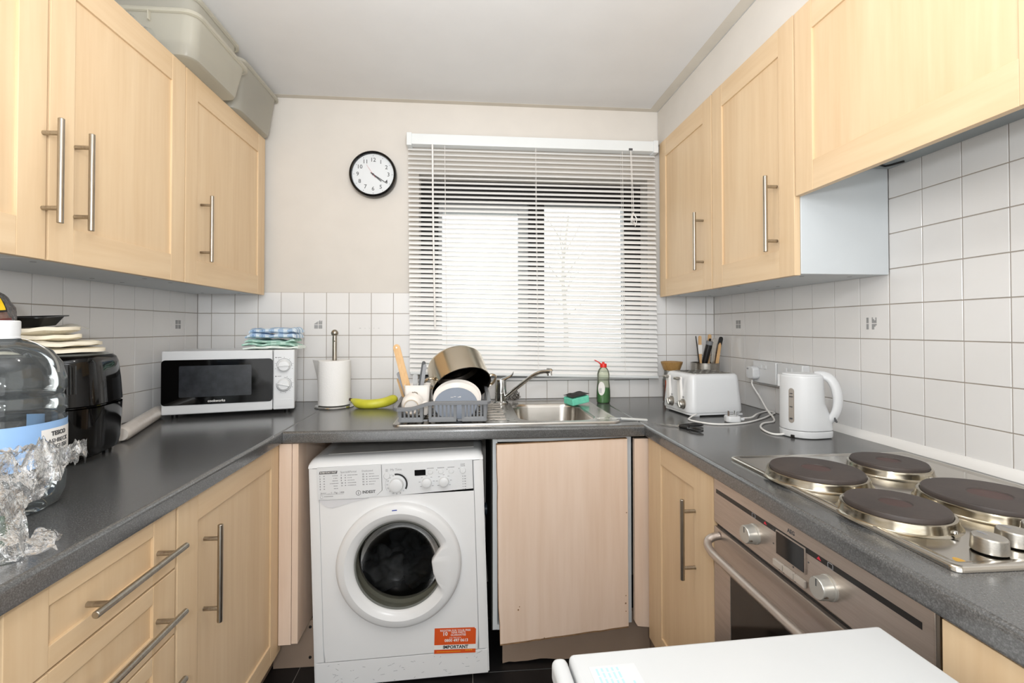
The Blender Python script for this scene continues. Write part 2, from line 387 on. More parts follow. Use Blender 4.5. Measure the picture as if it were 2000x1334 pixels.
# grey printed leaf-and-square motifs, worn
def motif(wall, F, worn):
    b = new()
    for i in (0, 1):
        for j in (0, 1):
            for k in range(4):
                x0 = -0.0175 + i * 0.019 + k * 0.0041; y0 = -0.019 + j * 0.019; h = 0.0165
                if worn == 1 and j == 1: h = (0.004 + 0.003 * k) if i == 0 else (0.015, 0.019, 0.014, 0.018)[k]
                if worn == 2:
                    if i == 0 and k > 1: continue
                    if i == 1 and j == 1: h = (0.017, 0.012, 0.008, 0.0165)[k]
                    if i == 1 and j == 0 and k > 1: y0 += 0.004 * k; h = 0.0165 - 0.004 * k
                bx(b, x0, x0 + 0.0037, y0, y0 + h, 0, 0.0004)
    bmesh.ops.transform(b, matrix=F, verts=b.verts); mk('tile_motif', b, MOTIF, wall, sm=0)
motif(wall_back, NY((0.523, 0, 1.25)), 1); motif(wall_left, PX((0, -0.139, 1.25)), 0)
motif(wall_right, NX((XR, -0.206, 1.25)), 0); motif(wall_right, NX((XR, -0.895, 1.247)), 2)
# faint scuff marks on the back tiles
b = new()
for x, l in ((0.705, 0.008), (0.73, 0.003), (0.75, 0.003), (0.77, 0.003), (0.79, 0.006)): bx(b, x, x + l, -0.0004, 0.001, 1.232, 1.2335)
mk('scuff_mark', b, MOTIF, wall_back)

# sealing strip along the right-hand worktop
b = new(); rr = []
for y in [-0.72 - 0.04 * k for k in range(30)]:
    q = 0.0012 * math.sin(y * 31)
    rr.append(ring(b, [(XR - 0.0, y, 0.9), (XR - 0.017 + q, y, 0.9), (XR - 0.014 + q, y, 0.911), (XR - 0.006, y, 0.9205 + q), (XR, y, 0.923)]))
skin(b, rr); st('trim_2', b, OFFW)

# window: dark frame in the reveal, pale opening sash on the left
win = thing('window_1', None, None, ((WX0 + WX1) / 2, 0.12, WZ0), kind='structure')
b = new(); y0, y1 = 0.10, 0.16
bx(b, WX0 - 0.01, 1.057, y0, y1, WZ0 - 0.02, WZ1 + 0.01, 0.003); bx(b, 1.985, WX1 + 0.01, y0, y1, WZ0 - 0.02, WZ1 + 0.01, 0.003)
bx(b, 1.057, 1.985, y0, y1, 1.845, WZ1 + 0.01, 0.003); bx(b, 1.057, 1.985, y0, y1, WZ0 - 0.02, 1.045, 0.003)
mk('window_frame', b, FRAMEB, win); mk('mullion', bx(new(), 1.502, 1.579, y0 - 0.005, y1, 1.04, 1.85, 0.003), FRAMEB, win)
b = new(); bx(b, 1.45, 1.50, 0.11, 0.15, 1.06, 1.83, 0.003); bx(b, 1.057, 1.075, 0.11, 0.15, 1.06, 1.83, 0.003)
bx(b, 1.075, 1.45, 0.11, 0.15, 1.06, 1.085, 0.003); bx(b, 1.075, 1.45, 0.11, 0.15, 1.80, 1.83, 0.003)
mk('opening_sash', b, FRAMEW, win, label='pale opening sash')
mk('window_pane', bx(new(), 1.075, 1.45, 0.128, 0.132, 1.08, 1.805), GLASS, win); mk('window_pane', bx(new(), 1.579, 1.985, 0.128, 0.132, 1.045, 1.845), GLASS, win)
b = new(); bx(b, WX0, WX1, -0.0, 0.10, WZ0 - 0.012, WZ0, 0.002); mk('sill', b, TILE, win)
b = new(); bx(b, WX0, WX1, 0.0, 0.003, WZ0 - 0.016, WZ0 - 0.012); mk('sill_edge', b, RUBBER, win)
# outdoors: pavement, a clipped hedge and a bare tree
st('ground', bx(new(), -12, 14, 0.3, 30, -0.3, -0.15), PAVE)
def blob(bm, c, r, seed, sub=3, amp=0.35, sc=(1, 1, 1)):
    vs = bmesh.ops.create_icosphere(bm, subdivisions=sub, radius=1)['verts']
    for v in vs:
        d = 1 + amp * noise.noise(v.co * 2.2 + Vector((seed, 0, seed)))
        v.co = Vector(c) + Vector((v.co.x * sc[0], v.co.y * sc[1], v.co.z * sc[2])) * r * d
mk('garden_tree', (lambda b: (tube(b, spline([(4.6, 14, -0.2), (4.6, 14, 1.5), (4.5, 14, 3.2), (4.7, 14, 5.2)], 5), [0.11 - 0.005 * k for k in range(16)], 8),
    [tube(b, spline([(4.55, 14, 1.6 + 0.28 * k), (4.55 + 0.5 * math.cos(k * 2.4), 14 + 0.5 * math.sin(k * 2.4), 2.0 + 0.33 * k), (4.55 + 1.1 * math.cos(k * 2.4 + 0.3), 14 + 1.1 * math.sin(k * 2.4), 2.6 + 0.36 * k)], 4), [0.035, 0.03, 0.027, 0.024, 0.02, 0.016, 0.012, 0.01, 0.008], 5) for k in range(10)], b)[-1])(new()),
   BARK, loc=(4.6, 14, -0.15), label='bare grey tree faintly seen outside through the blind', cat='tree')

# ------------------------------------------------------------------ cabinets
def pc(F, u0, u1, v0, v1, w0, w1, bev=0.0015):
    b = bx(new(), u0, u1, v0, v1, w0, w1, bev, 2); bmesh.ops.transform(b, matrix=F, verts=b.verts); return b
def handle_bm(F, u, v, L, vert, r=0.006, off=0.036, inset=0.032):
    b = new(); d = Vector((0, 1, 0)) if vert else Vector((1, 0, 0)); c = Vector((u, v, 0))
    tube(b, [F @ (c - d * L / 2 + Vector((0, 0, off))), F @ (c - d * (L / 2 - 0.001) + Vector((0, 0, off))), F @ (c + d * (L / 2 - 0.001) + Vector((0, 0, off))), F @ (c + d * L / 2 + Vector((0, 0, off)))], [r * 0.85, r, r, r * 0.85], 14)
    for s in (-1, 1):
        e = c + d * s * (L / 2 - inset); tube(b, [F @ e, F @ (e + Vector((0, 0, off)))], r * 0.8, 10)
    return b
def shaker(parent, F, W, H, handle=None, sw=0.065, rw=0.08, name='door', th=0.018, left=True, right=True):
    """F: lower-left corner of the front face; pieces: recessed panel, stiles, rails, bar handle"""
    d = mk(name, pc(F, sw - 0.004, W - sw + 0.004, rw - 0.004, H - rw + 0.004, -th, -0.006, 0.001), WV, parent)
    for a, c in ((0, sw), (W - sw, W)): mk('stile', pc(F, a, c, 0, H, -th, 0), WV, d)
    for a, c in ((0, rw), (H - rw, H)): mk('rail', pc(F, sw, W - sw, a, c, -th, -0.0004), WH, d)
    if handle:
        u, v, L, vert = handle; mk('handle', handle_bm(F, u, v, L, vert), NICKEL, d, label='brushed metal bar handle')
    return d
G = 'maple overhead cabinets'
def overhead(label, side, ya, yb, z0, z1, handle, carc_z0=None, x_front=None):
    """ya: far end (towards the window), yb: near end"""
    xf = 0.300 if side == 'l' else 2.115
    c = thing('overhead_cabinet', label, 'cabinet', (0.15 if side == 'l' else 2.26, (ya + yb) / 2, z0), group=G)
    cz = carc_z0 or z0 + 0.004
    if side == 'l': b = bx(new(), 0.002, 0.281, yb, ya, cz, z1 - 0.003, 0.001, 1); F = PX((xf, yb + 0.0015, z0)); W = ya - yb - 0.003
    else: b = bx(new(), 2.134, XR - 0.002, yb, ya, cz, z1 - 0.003, 0.001, 1); F = NX((xf, ya - 0.0015, z0)); W = ya - yb - 0.003
    mk('carcass', b, CARC, c)
    for k in range(2):
        for s in (0.07, 0.22):
            u = new()
            x = (s if side == 'l' else 2.40 - s); y = yb + (0.06 if k else ya - yb - 0.06)
            prism(u, [(x + 0.006 * math.cos(a * PI / 5), y + 0.006 * math.sin(a * PI / 5)) for a in range(10)], cz - 0.0006, cz + 0.001)
            mk('screw_cap', u, GREYL, c)
    h = None
    if handle is not None: h = (handle, (1.57 - z0), 0.225, True)
    shaker(c, F, W, z1 - z0, h)
    return c
overhead('maple overhead cabinet cut off by the left frame edge, above the bottled water', 'l', -1.108, -1.62, 1.38, 2.075, 0.50)
overhead('maple overhead cabinet in the middle of the left run, above the black air fryer', 'l', -0.619, -1.105, 1.38, 2.075, 0.067)
overhead('maple overhead cabinet over the microwave, at the window end of the left run', 'l', -0.032, -0.616, 1.38, 2.075, 0.085)
overhead('maple overhead cabinet beside the blind, at the window end of the right run', 'r', -0.030, -0.510, 1.38, 2.113, 0.415)
overhead('maple overhead cabinet above the kettle with a bare white end panel', 'r', -0.514, -0.957, 1.38, 2.115, 0.367)
c = overhead('wide short maple cabinet above the hob with a grey underside', 'r', -0.960, -1.56, 1.60, 2.113, None, carc_z0=1.692)
b = new(); bx(b, 2.137, XR - 0.004, -1.556, -0.964, 1.684, 1.692); mk('extractor_plate', b, plain('grey_plate', '8f9596', 0.5), c, label='grey metal plate closing the underside')
b = new(); tube(b, spline([(2.30, -0.985, 1.683), (2.33, -1.0, 1.681), (2.36, -0.99, 1.682), (2.375, -1.03, 1.681)], 5), 0.003, 6); mk('loose_wire', b, BLACK, c)

# worktops: rounded front edge, three lengths butted at the corners
WT, WB = 0.90, 0.862
def slab(path_dir, a, b_, front, back, axis):
    """profile swept along y (axis y) or x; front edge rounded"""
    s = 1 if back < front else -1; r = 0.010
    pr = [(back, WB), (front - s * 0.004, WB), (front - s * 0.0012, WB + 0.002), (front, WB + 0.006), (front, WT - r)]
    for k in range(1, 6):
        t = k / 5 * PI / 2; pr.append((front - s * r * (1 - math.cos(t)), WT - r + r * math.sin(t)))
    pr.append((back, WT)); bm = new()
    f = (lambda u, p: (p[0], u, p[1])) if axis == 'y' else (lambda u, p: (u, p[0], p[1]))
    skin(bm, [ring(bm, [f(u, p) for p in pr]) for u in (a, b_)]); return bm
mk('worktop', slab(1, 0.0, -1.56, 0.610, 0.0, 'y'), TOPM, loc=(0.3, -0.78, WB), label='long dark grey worktop on the left carrying the microwave', cat='worktop', group='slate grey worktops')
bm = new()
hx0, hx1, hy0, hy1 = 1.90, 2.33, -1.57, -1.09
mk('worktop', slab(1, -0.0, -1.9, 1.806, XR, 'y'), TOPM, loc=(2.1, -0.9, WB), label='dark grey worktop on the right carrying the kettle and hob', cat='worktop', group='slate grey worktops')
# the back length has an opening for the sink bowl
def back_top():
    sx0, sx1, sy0, sy1 = 1.37, 1.69, -0.555, -0.15
    bm = slab(1, 0.6105, 1.8055, -0.632, -0.556, 'x')
    bx(bm, 0.6105, sx0, -0.5559, -0.0, WB, WT); bx(bm, sx1, 1.8055, -0.5559, -0.0, WB, WT); bx(bm, sx0, sx1, sy1, -0.0, WB, WT); return bm
mk('worktop', back_top(), TOPM, loc=(1.2, -0.3, WB), label='short dark grey worktop under the window holding the sink', cat='worktop', group='slate grey worktops')

# left base units
c = thing('base_cabinet', 'maple base cabinet with one tall door, left of the washing machine', 'cabinet', (0.3, -0.87, 0.19), group='maple base cabinets')
mk('carcass', bx(new(), 0.003, 0.576, -1.146, -0.60, 0.19, 0.860), CARC, c)
shaker(c, PX((0.595, -1.1445, 0.186)), 0.545, 0.673, (0.099, 0.478, 0.225, True), sw=0.075, rw=0.062)
c = thing('drawer_cabinet', 'maple drawer unit at the left frame edge, under the bottled water', 'cabinet', (0.3, -1.33, 0.19))
mk('carcass', bx(new(), 0.003, 0.576, -1.517, -1.149, 0.19, 0.860), CARC, c)
for z0, z1 in ((0.733, 0.860), (0.597, 0.729), (0.461, 0.593), (0.19, 0.457)):
    F = PX((0.595, -1.5155, z0)); H = z1 - z0
    shaker(c, F, 0.364, H, (0.222, H * 0.5 - 0.008, 0.235, False), sw=0.068, rw=0.034 if H < 0.2 else 0.06, name='drawer_front')
mk('end_panel', bx(new(), 0.003, 0.592, -1.556, -1.521, 0.06, 0.860, 0.001), DARKW, c, label='dark end panel')
# corner post left of the washing machine
c = thing('corner_post', 'pale beech corner post between the left cabinet and the washing machine', 'filler panel', (0.61, -0.61, 0.2))
mk('front_strip', bx(new(), 0.5965, 0.636, -0.622, -0.604, 0.214, 0.859, 0.001), PINK, c)
mk('side_panel', bx(new(), 0.6375, 0.657, -0.622, -0.06, 0.217, 0.859, 0.001), PINK, c)
def plinth(label, x0, x1, y0, y1, jag=0, top=0.186):
    b = new(); n = 24
    if jag:
        poly = [(x0, 0.052)]; poly += [(x0 + (x1 - x0) * k / n, 0.054 + (random.random() * 0.008 if k < 9 else 0)) for k in range(1, n)] + [(x1, 0.054), (x1, 0.213), (x0, 0.205)]
        prism(b, poly, 0, abs(y1 - y0), NY((0, y1, 0)))
    else: bx(b, x0, x1, y0, y1, FZ + 0.001, top, 0.001)
    return mk('plinth', b, PLIN, loc=((x0 + x1) / 2, (y0 + y1) / 2, FZ), label=label, cat='plinth')
p = plinth('short taupe plinth board under the corner post left of the washer', 0.53, 0.70, -0.475, -0.493, top=0.212)
plinth('long taupe plinth board running under the left cabinets', 0.505, 0.523, -1.5, -0.476)
plinth('taupe plinth board with a chipped lower edge under the sink cupboard', 1.325, 1.86, -0.497, -0.515, 1)
plinth('taupe plinth board behind the fridge under the right cabinet and oven', 1.862, 1.88, -1.85, -0.50)
for z in (0.085, 0.19): mk('screw', lathe(new(), [(0, 0.004), (0.004, 0.003), (0.005, 0)], 12, NY((0.655, -0.4935, z))), BLACK, p)

# sink cupboard: white carcass, loose crooked door board, corner strip
c = thing('sink_cabinet', 'sink cupboard with a crookedly cut pale beech door board', 'cabinet', (1.53, -0.33, 0.2))
b = new(); bx(b, 1.287, 1.303, -0.60, -0.02, 0.213, 0.860, 0.001); bx(b, 1.753, 1.769, -0.60, -0.02, 0.213, 0.860, 0.001)
bx(b, 1.303, 1.753, -0.60, -0.58, 0.846, 0.860); bx(b, 1.303, 1.753, -0.60, -0.02, 0.213, 0.23)
mk('carcass', b, CARC, c)
mk('side_shade', bx(new(), 1.284, 1.2868, -0.60, -0.02, 0.213, 0.860), DARKW, c, label='outer side darkened as shade')  # dark sheet colours in the shade on the side facing the washer
poly = [(1.300, 0.840), (1.301, 0.76), (1.304, 0.70), (1.303, 0.64), (1.3045, 0.50), (1.305, 0.40), (1.3065, 0.30), (1.311, 0.235), (1.311, 0.177)]
n = 26
for k in range(1, n): poly.append((1.311 + 0.440 * k / n, 0.177 + 0.037 * k / n + random.uniform(-0.0008, 0.0008)))
poly += [(1.751, 0.214), (1.7495, 0.45), (1.750, 0.60), (1.7485, 0.852)]
d = mk('door', prism(new(), poly, 0.0005, 0.016, NY((0, -0.604, 0))), PINK, c, label='plain beech board cut with a ragged edge, no handle')
mk('raw_edge', prism(new(), [(x + (-0.0018 if x < 1.4 and y > 0.22 else 0), y - (0.006 if y < 0.22 else -0.002 if y > 0.8 else 0)) for x, y in poly], -0.001, 0.0140, NY((0, -0.604, 0))), CHIP, d, label='brown raw chipboard edge')
for x, z, r in ((1.742, 0.265, .002), (1.741, 0.292, .003), (1.742, 0.318, .002), (1.372, 0.288, .003), (1.376, 0.298, .002), (1.745, 0.60, .002), (1.46, 0.19, .002)): mk('nick', lathe(new(), [(0, 0.0006), (r, 0.0004), (r, 0)], 8, NY((x, -0.6196, z))), CHIP, d)
c = thing('corner_strip', 'narrow pale beech strip between the sink cupboard and right cabinet', 'filler panel', (1.8, -0.61, 0.2))
mk('board', prism(new(), [(1.773, 0.852), (1.773, 0.228), (1.782, 0.214), (1.800, 0.211), (1.832, 0.207), (1.832, 0.852)], 0, 0.016, NY((0, -0.606, 0))), PINK, c)

# right base unit, oven housing and the cupboard past it
c = thing('base_cabinet', 'maple base cabinet with one door between the sink cupboard and oven', 'cabinet', (2.1, -0.86, 0.19), group='maple base cabinets')
mk('carcass', bx(new(), 1.834, XR - 0.003, -1.062, -0.60, 0.19, 0.860), CARC, c)
shaker(c, NX((1.815, -0.640, 0.186)), 0.422, 0.673, (0.329, 0.477, 0.215, True), sw=0.10, rw=0.062)
c = thing('base_cabinet', 'maple base cabinet at the right frame edge, beyond the oven', 'cabinet', (2.1, -1.77, 0.19), group='maple base cabinets')
mk('carcass', bx(new(), 1.834, XR - 0.003, -1.90, -1.630, 0.19, 0.860), CARC, c)
shaker(c, NX((1.815, -1.630, 0.186)), 0.268, 0.672, None, sw=0.1, rw=0.062)
# ------------------------------------------------------------------ wall clock
ck = thing('clock', 'round black-rimmed wall clock with a white dial left of the blind', 'clock', (0.770, -0.001, 1.935))
F = NY((0.770, -0.001, 1.935)); n = 56
b = new(); lathe(b, [(0.0, 0), (0.100, 0), (0.106, 0.006), (0.1065, 0.026), (0.104, 0.034), (0.099, 0.037), (0.0945, 0.034), (0.0935, 0.022), (0.0, 0.022)], n, F); mk('rim', b, BLACKG, ck)
b = new(); lathe(b, [(0, 0.0225), (0.0934, 0.0225), (0.0934, 0.0218)], n, F); mk('dial', b, plain('dial_white', 'd8dbdd', 0.5, var=0.01), ck)
d = ck.children[-1]
for h in range(1, 13):
    a = PI / 2 - h * PI / 6
    text('numeral', str(h), 0.0255, GREYD, d, F @ Matrix.Translation((0.069 * math.cos(a), 0.066 * math.sin(a), 0.0226)), bold=0.0002)
b = new()
for h in range(60):
    a = h * PI / 30; r0 = 0.083 if h % 5 == 0 else 0.0865
    p = [(math.cos(a) * r + s * math.sin(a) * 0.0007, math.sin(a) * r - s * math.cos(a) * 0.0007) for r, s in ((r0, 1), (0.0885, 1), (0.0885, -1), (r0, -1))]
    if h % 5 == 0: prism(b, p, 0.0224, 0.0229, F)
mk('minute_marks', b, GREYD, ck, kind='stuff')
def hand(name, a, L, w, tail, mat, z):
    d = Vector((math.cos(a), math.sin(a))); q = Vector((-d.y, d.x))
    pts = [d * -tail + q * w, d * -tail - q * w, d * L * 0.96 - q * w * 0.6, d * L, d * L * 0.96 + q * w * 0.6]
    mk(name, prism(new(), [tuple(p) for p in pts], z, z + 0.0008, F), mat, ck)
hand('minute_hand', R(90 - 6 * 20.5), 0.074, 0.0021, 0.012, GREYD, 0.0262); hand('hour_hand', R(90 - 30 * 4.35), 0.050, 0.0032, 0.010, GREYD, 0.0245)
hand('second_hand', R(90 + 6 * 5.7), 0.052, 0.0005, 0.020, REDL, 0.0278)
lb = new(); lathe(lb, [(0, 0.0295), (0.004, 0.0295), (0.0045, 0.0225)], 14, F); mk('hub', lb, GREYD, ck)

# ------------------------------------------------------------------ venetian blind
bl = thing('venetian_blind', 'white venetian blind with tilted slats covering the window', 'blind', (1.51, -0.03, 2.09))
BX0, BX1 = 0.927, 2.098
b = new(); bx(b, BX0, BX1, -0.052, -0.006, 2.070, 2.118, 0.002); mk('headrail', b, ALU, bl)
for x in (BX0 - 0.003, BX1 - 0.020): mk('bracket', bx(new(), x, x + 0.023, -0.055, -0.001, 2.064, 2.122, 0.002), ALU, bl)
NS = 48; prof = []
for k in range(7):
    t = k / 6 - 0.5; prof.append((t * 0.025, 0.0022 * (1 - 4 * t * t)))
b = new(); LX = BX1 - BX0 - 0.008
ring_ = lambda x: ring(b, [(x, p[0], p[1]) for p in prof] + [(x, p[0], p[1] - 0.0004) for p in reversed(prof)])
skin(b, [ring_(-LX / 2), ring_(LX / 2)]); SL = tomesh('slat', b, SLAT, 60)
cz = (2.058, 1.046)
for i in range(NS):
    t = i / (NS - 1); z = 2.054 + (1.044 - 2.054) * t
    tilt = R(36 + 19 * t + 1.2 * math.sin(i * 1.7))
    sk = -0.030 * max(0, t - 0.25) / 0.75 / LX                   # the lower slats hang a little lower on the right
    zz = z + 0.0 - 0.5 * 0.030 * max(0, t - 0.25) / 0.75
    M4 = Matrix.Translation((0.0 + 0.010 * t, 0.002, zz - 2.09)) @ Matrix.Rotation(math.atan(-sk), 4, 'Y') @ Matrix.Rotation(tilt, 4, 'X')
    inst(SL, 'slat', bl, M4)
b = new(); bx(b, -LX / 2, LX / 2, -0.013, 0.013, -0.006, 0.007, 0.003)
bmesh.ops.transform(b, matrix=Matrix.Translation((1.522, -0.03, 1.014)) @ Matrix.Rotation(0.030 / LX, 4, 'Y'), verts=b.verts); mk('bottom_rail', b, ALU, bl)
for x in (1.095, 1.517, 1.93):
    for y in (-0.0415, -0.0165): mk('ladder_cord', tube(new(), [(x, y, 2.07), (x + 0.011, y, 1.012)], 0.0009, 5), OFFW, bl)
mk('tilt_wand', tube(new(), spline([(1.040, -0.056, 2.062), (1.0415, -0.060, 2.03), (1.045, -0.06, 1.7), (1.054, -0.056, 1.235)], 4), 0.004, 8), OFFW, bl)
b = new(); tube(b, spline([(1.965, -0.054, 2.068), (1.968, -0.058, 1.9), (1.972, -0.056, 1.74)], 5), 0.0012, 5); tube(b, spline([(1.969, -0.054, 2.068), (1.974, -0.058, 1.9), (1.98, -0.056, 1.76)], 5), 0.0012, 5); mk('pull_cord', b, OFFW, bl)
b = new()
for k in range(9):
    a = k * 2.1; tube(b, spline([(1.976, -0.057, 1.775), (1.976 + 0.016 * math.cos(a), -0.059 + 0.008 * math.sin(a), 1.745 + 0.012 * math.sin(k)), (1.978 + 0.012 * math.cos(a + 1), -0.06, 1.71 + 0.006 * (k % 3))], 5), 0.0016, 5)
mk('cord_knot', b, OFFW, bl, kind='stuff')
mk('cord_lock', bx(new(), 1.958, 1.976, -0.0545, -0.05, 2.071, 2.081, 0.001), GREYD, bl)

# ------------------------------------------------------------------ tubs on top of the left cabinets
def tub(label, x0, x1, y0, y1, z0, z1, fl=0.02, lip=0.010, rad=0.04, g='milky storage tubs on the left cabinets'):
    cx, cy = (x0 + x1) / 2, (y0 + y1) / 2; t = thing('storage_tub', label, 'storage box', (cx, cy, z0), group=g)
    W, D = x1 - x0, y1 - y0; b = new()
    def rg(k, z, ins=0, r=rad): return ring(b, [(cx + x, cy + y, z) for x, y in rrect(W - 2 * fl * (1 - k) - 2 * ins, D - 2 * fl * (1 - k) - 2 * ins, r, 5)])
    H = z1 - z0
    skin(b, [rg(0, z0, 0.012, rad - 0.012), rg(0.02, z0 + 0.004, 0.002), rg(0.06, z0 + 0.012), rg(0.5, z0 + H * 0.5), rg(1, z1 - 0.004)], True, True, False)
    mk('wall', b, TUB, t); b = new()
    skin(b, [rg(1, z1 - 0.014, -0.003), rg(1, z1 - 0.012, -lip), rg(1, z1 - 0.002, -lip), rg(1, z1, -lip + 0.002), rg(1, z1, 0.001), rg(1, z1 - 0.004, 0.001)], True, False, False)
    mk('rim', b, TUB, t)
    return t
t = tub('milky plastic tub at the window end on the left cabinets', 0.025, 0.345, -0.355, -0.012, 2.0755, 2.262)
t2 = tub('milky plastic tub in the middle on the left cabinets, rim level with the tub below', 0.03, 0.372, -0.70, -0.362, 2.0755, 2.205)
for x in (0.16, 0.24): mk('rib', bx(new(), x, x + 0.004, -0.712, -0.700, 2.165, 2.195, 0.001), TUB, t2)
t3 = tub('milky plastic tub nested inside another, its rim close to the ceiling', 0.042, 0.352, -0.675, -0.385, 2.13, 2.275, 0.014)
b = new()
def film_f(u, v):
    p = Vector((0.19 + 0.10 * u, -0.86 + 0.14 * v, 2.079)); 
    p.z += abs(0.035 * noise.noise(p * 22)) + 0.018 * math.sin(PI * u) * math.sin(PI * v) + 0.001; return p
sheet(b, film_f, 26, 30); mk('cling_film', b, FILM, loc=(0.24, -0.8, 2.079), label='crumpled clear film lying beside the tubs on the left cabinets', cat='plastic film')

# ------------------------------------------------------------------ microwave
ang = R(15); mw = thing('microwave', 'white microwave with a black door and two dials on the left worktop', 'microwave', (0.3105, -0.343, WT), ang)
W, D, H = 0.440, 0.27, 0.232; z0 = 0.017                     # local: x along the front, front face at y = 0
b = new(); bx(b, -W / 2 + 0.010, W / 2 - 0.012, 0.0195, D, z0, z0 + H - 0.002, 0.004); mk('case', b, WHITE, mw, local=True)
b = new(); bx(b, -W / 2, W / 2 - 0.078, -0.004, 0.0195, z0, z0 + H, 0.005, 3); dr = mk('door', b, WHITE, mw, local=True)
b = new(); prism(b, rrect(0.362, 0.165, 0.012, 4, -0.0385, z0 + 0.117), 0, 0.0035, NY((0, -0.0030, 0))); mk('door_glass', b, BLACKG, dr, local=True, label='glossy black door glass')
b = new(); prism(b, rrect(0.235, 0.115, 0.004, 3, -0.047, z0 + 0.120), 0, 0.0008, NY((0, -0.0064, 0))); mk('mesh_window', b, MESHW, dr, local=True)
b = new(); bx(b, W / 2 - 0.076, W / 2, -0.004, 0.0195, z0, z0 + H, 0.005, 3); cp = mk('control_panel', b, WHITE, mw, local=True)
for zc, tl in ((z0 + 0.170, 0.05), (z0 + 0.097, -0.25)):
    Fk = NY((W / 2 - 0.0375, -0.004, zc)); b = new(); lathe(b, [(0, 0.019), (0.018, 0.018), (0.0225, 0.014), (0.0235, 0.0)], 32, Fk)
    k = mk('dial', b, WHITE, mw, local=True)
    b = new(); bx(b, -0.022, 0.022, -0.0022, 0.0022, 0.016, 0.0225, 0.0015); bmesh.ops.transform(b, matrix=Fk @ Matrix.Rotation(tl, 4, 'Z'), verts=b.verts); mk('grip', b, WHITE, k, local=True)
    b = new(); a0, a1 = (R(-5), R(185)) if tl > 0 else (R(-190), R(90))
    rg = [[(0.0265 * math.cos(a0 + (a1 - a0) * i / 30), 0.0265 * math.sin(a0 + (a1 - a0) * i / 30)), (0.0278 * math.cos(a0 + (a1 - a0) * i / 30), 0.0278 * math.sin(a0 + (a1 - a0) * i / 30))] for i in range(31)]
    for p, q in zip(rg, rg[1:]): prism(b, [p[0], p[1], q[1], q[0]], 0, 0.0004, Fk)
    mk('dial_ring', b, GREYD, cp, local=True); b = new()
    for i in range(7):
        a = R(200 - 37 * i) if tl > 0 else R(250 + 30 * i); prism(b, rrect(0.003, 0.0016, 0.0005, 1, 0.032 * math.cos(a), 0.032 * math.sin(a)), 0, 0.0004, Fk)
    mk('dial_marks', b, GREYD, cp, local=True, kind='stuff')
    b = new(); lathe(b, [(0, 0.0005), (0.0022, 0.0004), (0.0022, 0)], 10, NY((W / 2 - 0.066, -0.004, zc + 0.032))); bx(b, W / 2 - 0.061, W / 2 - 0.047, -0.0044, -0.0035, zc + 0.0312, zc + 0.0328); mk('print', b, GREYD, cp, local=True)
b = new(); prism(b, rrect(0.062, 0.028, 0.002, 2, W / 2 - 0.038, z0 + 0.026), 0, 0.0016, NY((0, -0.0038, 0))); mk('door_button', b, WHITE, mw, local=True)
text('maker_name', 'cookworks', 0.0125, OFFW, dr, NY((-0.045, -0.0066, z0 + 0.046)), local=True, bold=0.0003)
for x in (-W / 2 + 0.03, W / 2 - 0.03):
    for y in (0.04, D - 0.04): mk('foot', lathe(new(), [(0, 0.0), (0.010, 0), (0.012, z0 + 0.001), (0, z0 + 0.001)], 14, Matrix.Translation((x, y, 0))), BLACK, mw, local=True)

# ------------------------------------------------------------------ folded tea towels on the microwave
def towel(label, mat, mat2, cx, cy, z0, L, D, layers, th, seed, rz):
    t = thing('tea_towel', label, 'towel', (cx, cy, z0), rz, group='folded tea towels')
    for k in range(layers):
        b = new(); n = 26; pts = []; Lk = L * (1 - 0.05 * k) ; off = 0.012 * noise.noise(Vector((k, seed, 0)))
        c0 = [];                                              # a folded band: rounded end on one side
        for i in range(n + 1):
            u = i / n; x = -Lk / 2 + Lk * u + off
            h = th * (0.9 + 0.9 * noise.noise(Vector((u * 4 + seed, k * 3.1, 0)))) * (math.sin(PI * min(1, max(0, (u + 0.03) / 0.10 if u < 0.07 else (1.03 - u) / 0.10 if u > 0.93 else 1)) / 2))
            zb = th * k * 1.0 + 0.010 * noise.noise(Vector((u * 3 + seed * 2, k * 0.4, 5))) * (k > 0)
            c0.append((x, zb + 0.001, zb + max(0.003, h)))
        rows = []
        for j in range(15):
            v = j / 14; y = -D / 2 + D * v; e = math.sqrt(max(0.03, 1 - abs(2 * v - 1) ** 3.5))
            low = []; top = []
            for x, a, c in c0:
                w_ = 0.004 * noise.noise(Vector((x * 26 + seed, y * 22, k * 2)))
                m_ = (a + c) / 2; hh = (c - a) / 2 * e
                low.append((x + 0.006 * noise.noise(Vector((y * 20, k, seed))), y, max(0.0005, m_ - hh))); top.append((x + 0.006 * noise.noise(Vector((y * 20, k, seed))), y, m_ + hh + w_ + 0.004))
            rows.append(ring(b, low + list(reversed(top))))
        skin(b, rows); mk('fold', b, mat if k else mat2, t, local=True, sm=60)
    return t
Zm = WT + z0 + H
towel('green tea towel folded under the blue one on the microwave', TOWG, TOWW, 0.408, -0.195, Zm - 0.0015, 0.205, 0.13, 3, 0.0125, 1.3, R(6))
towel('blue check tea towel folded on top of the green one', TOWB, TOWB, 0.421, -0.20, Zm + 0.042, 0.185, 0.12, 2, 0.019, 4.7, R(3))

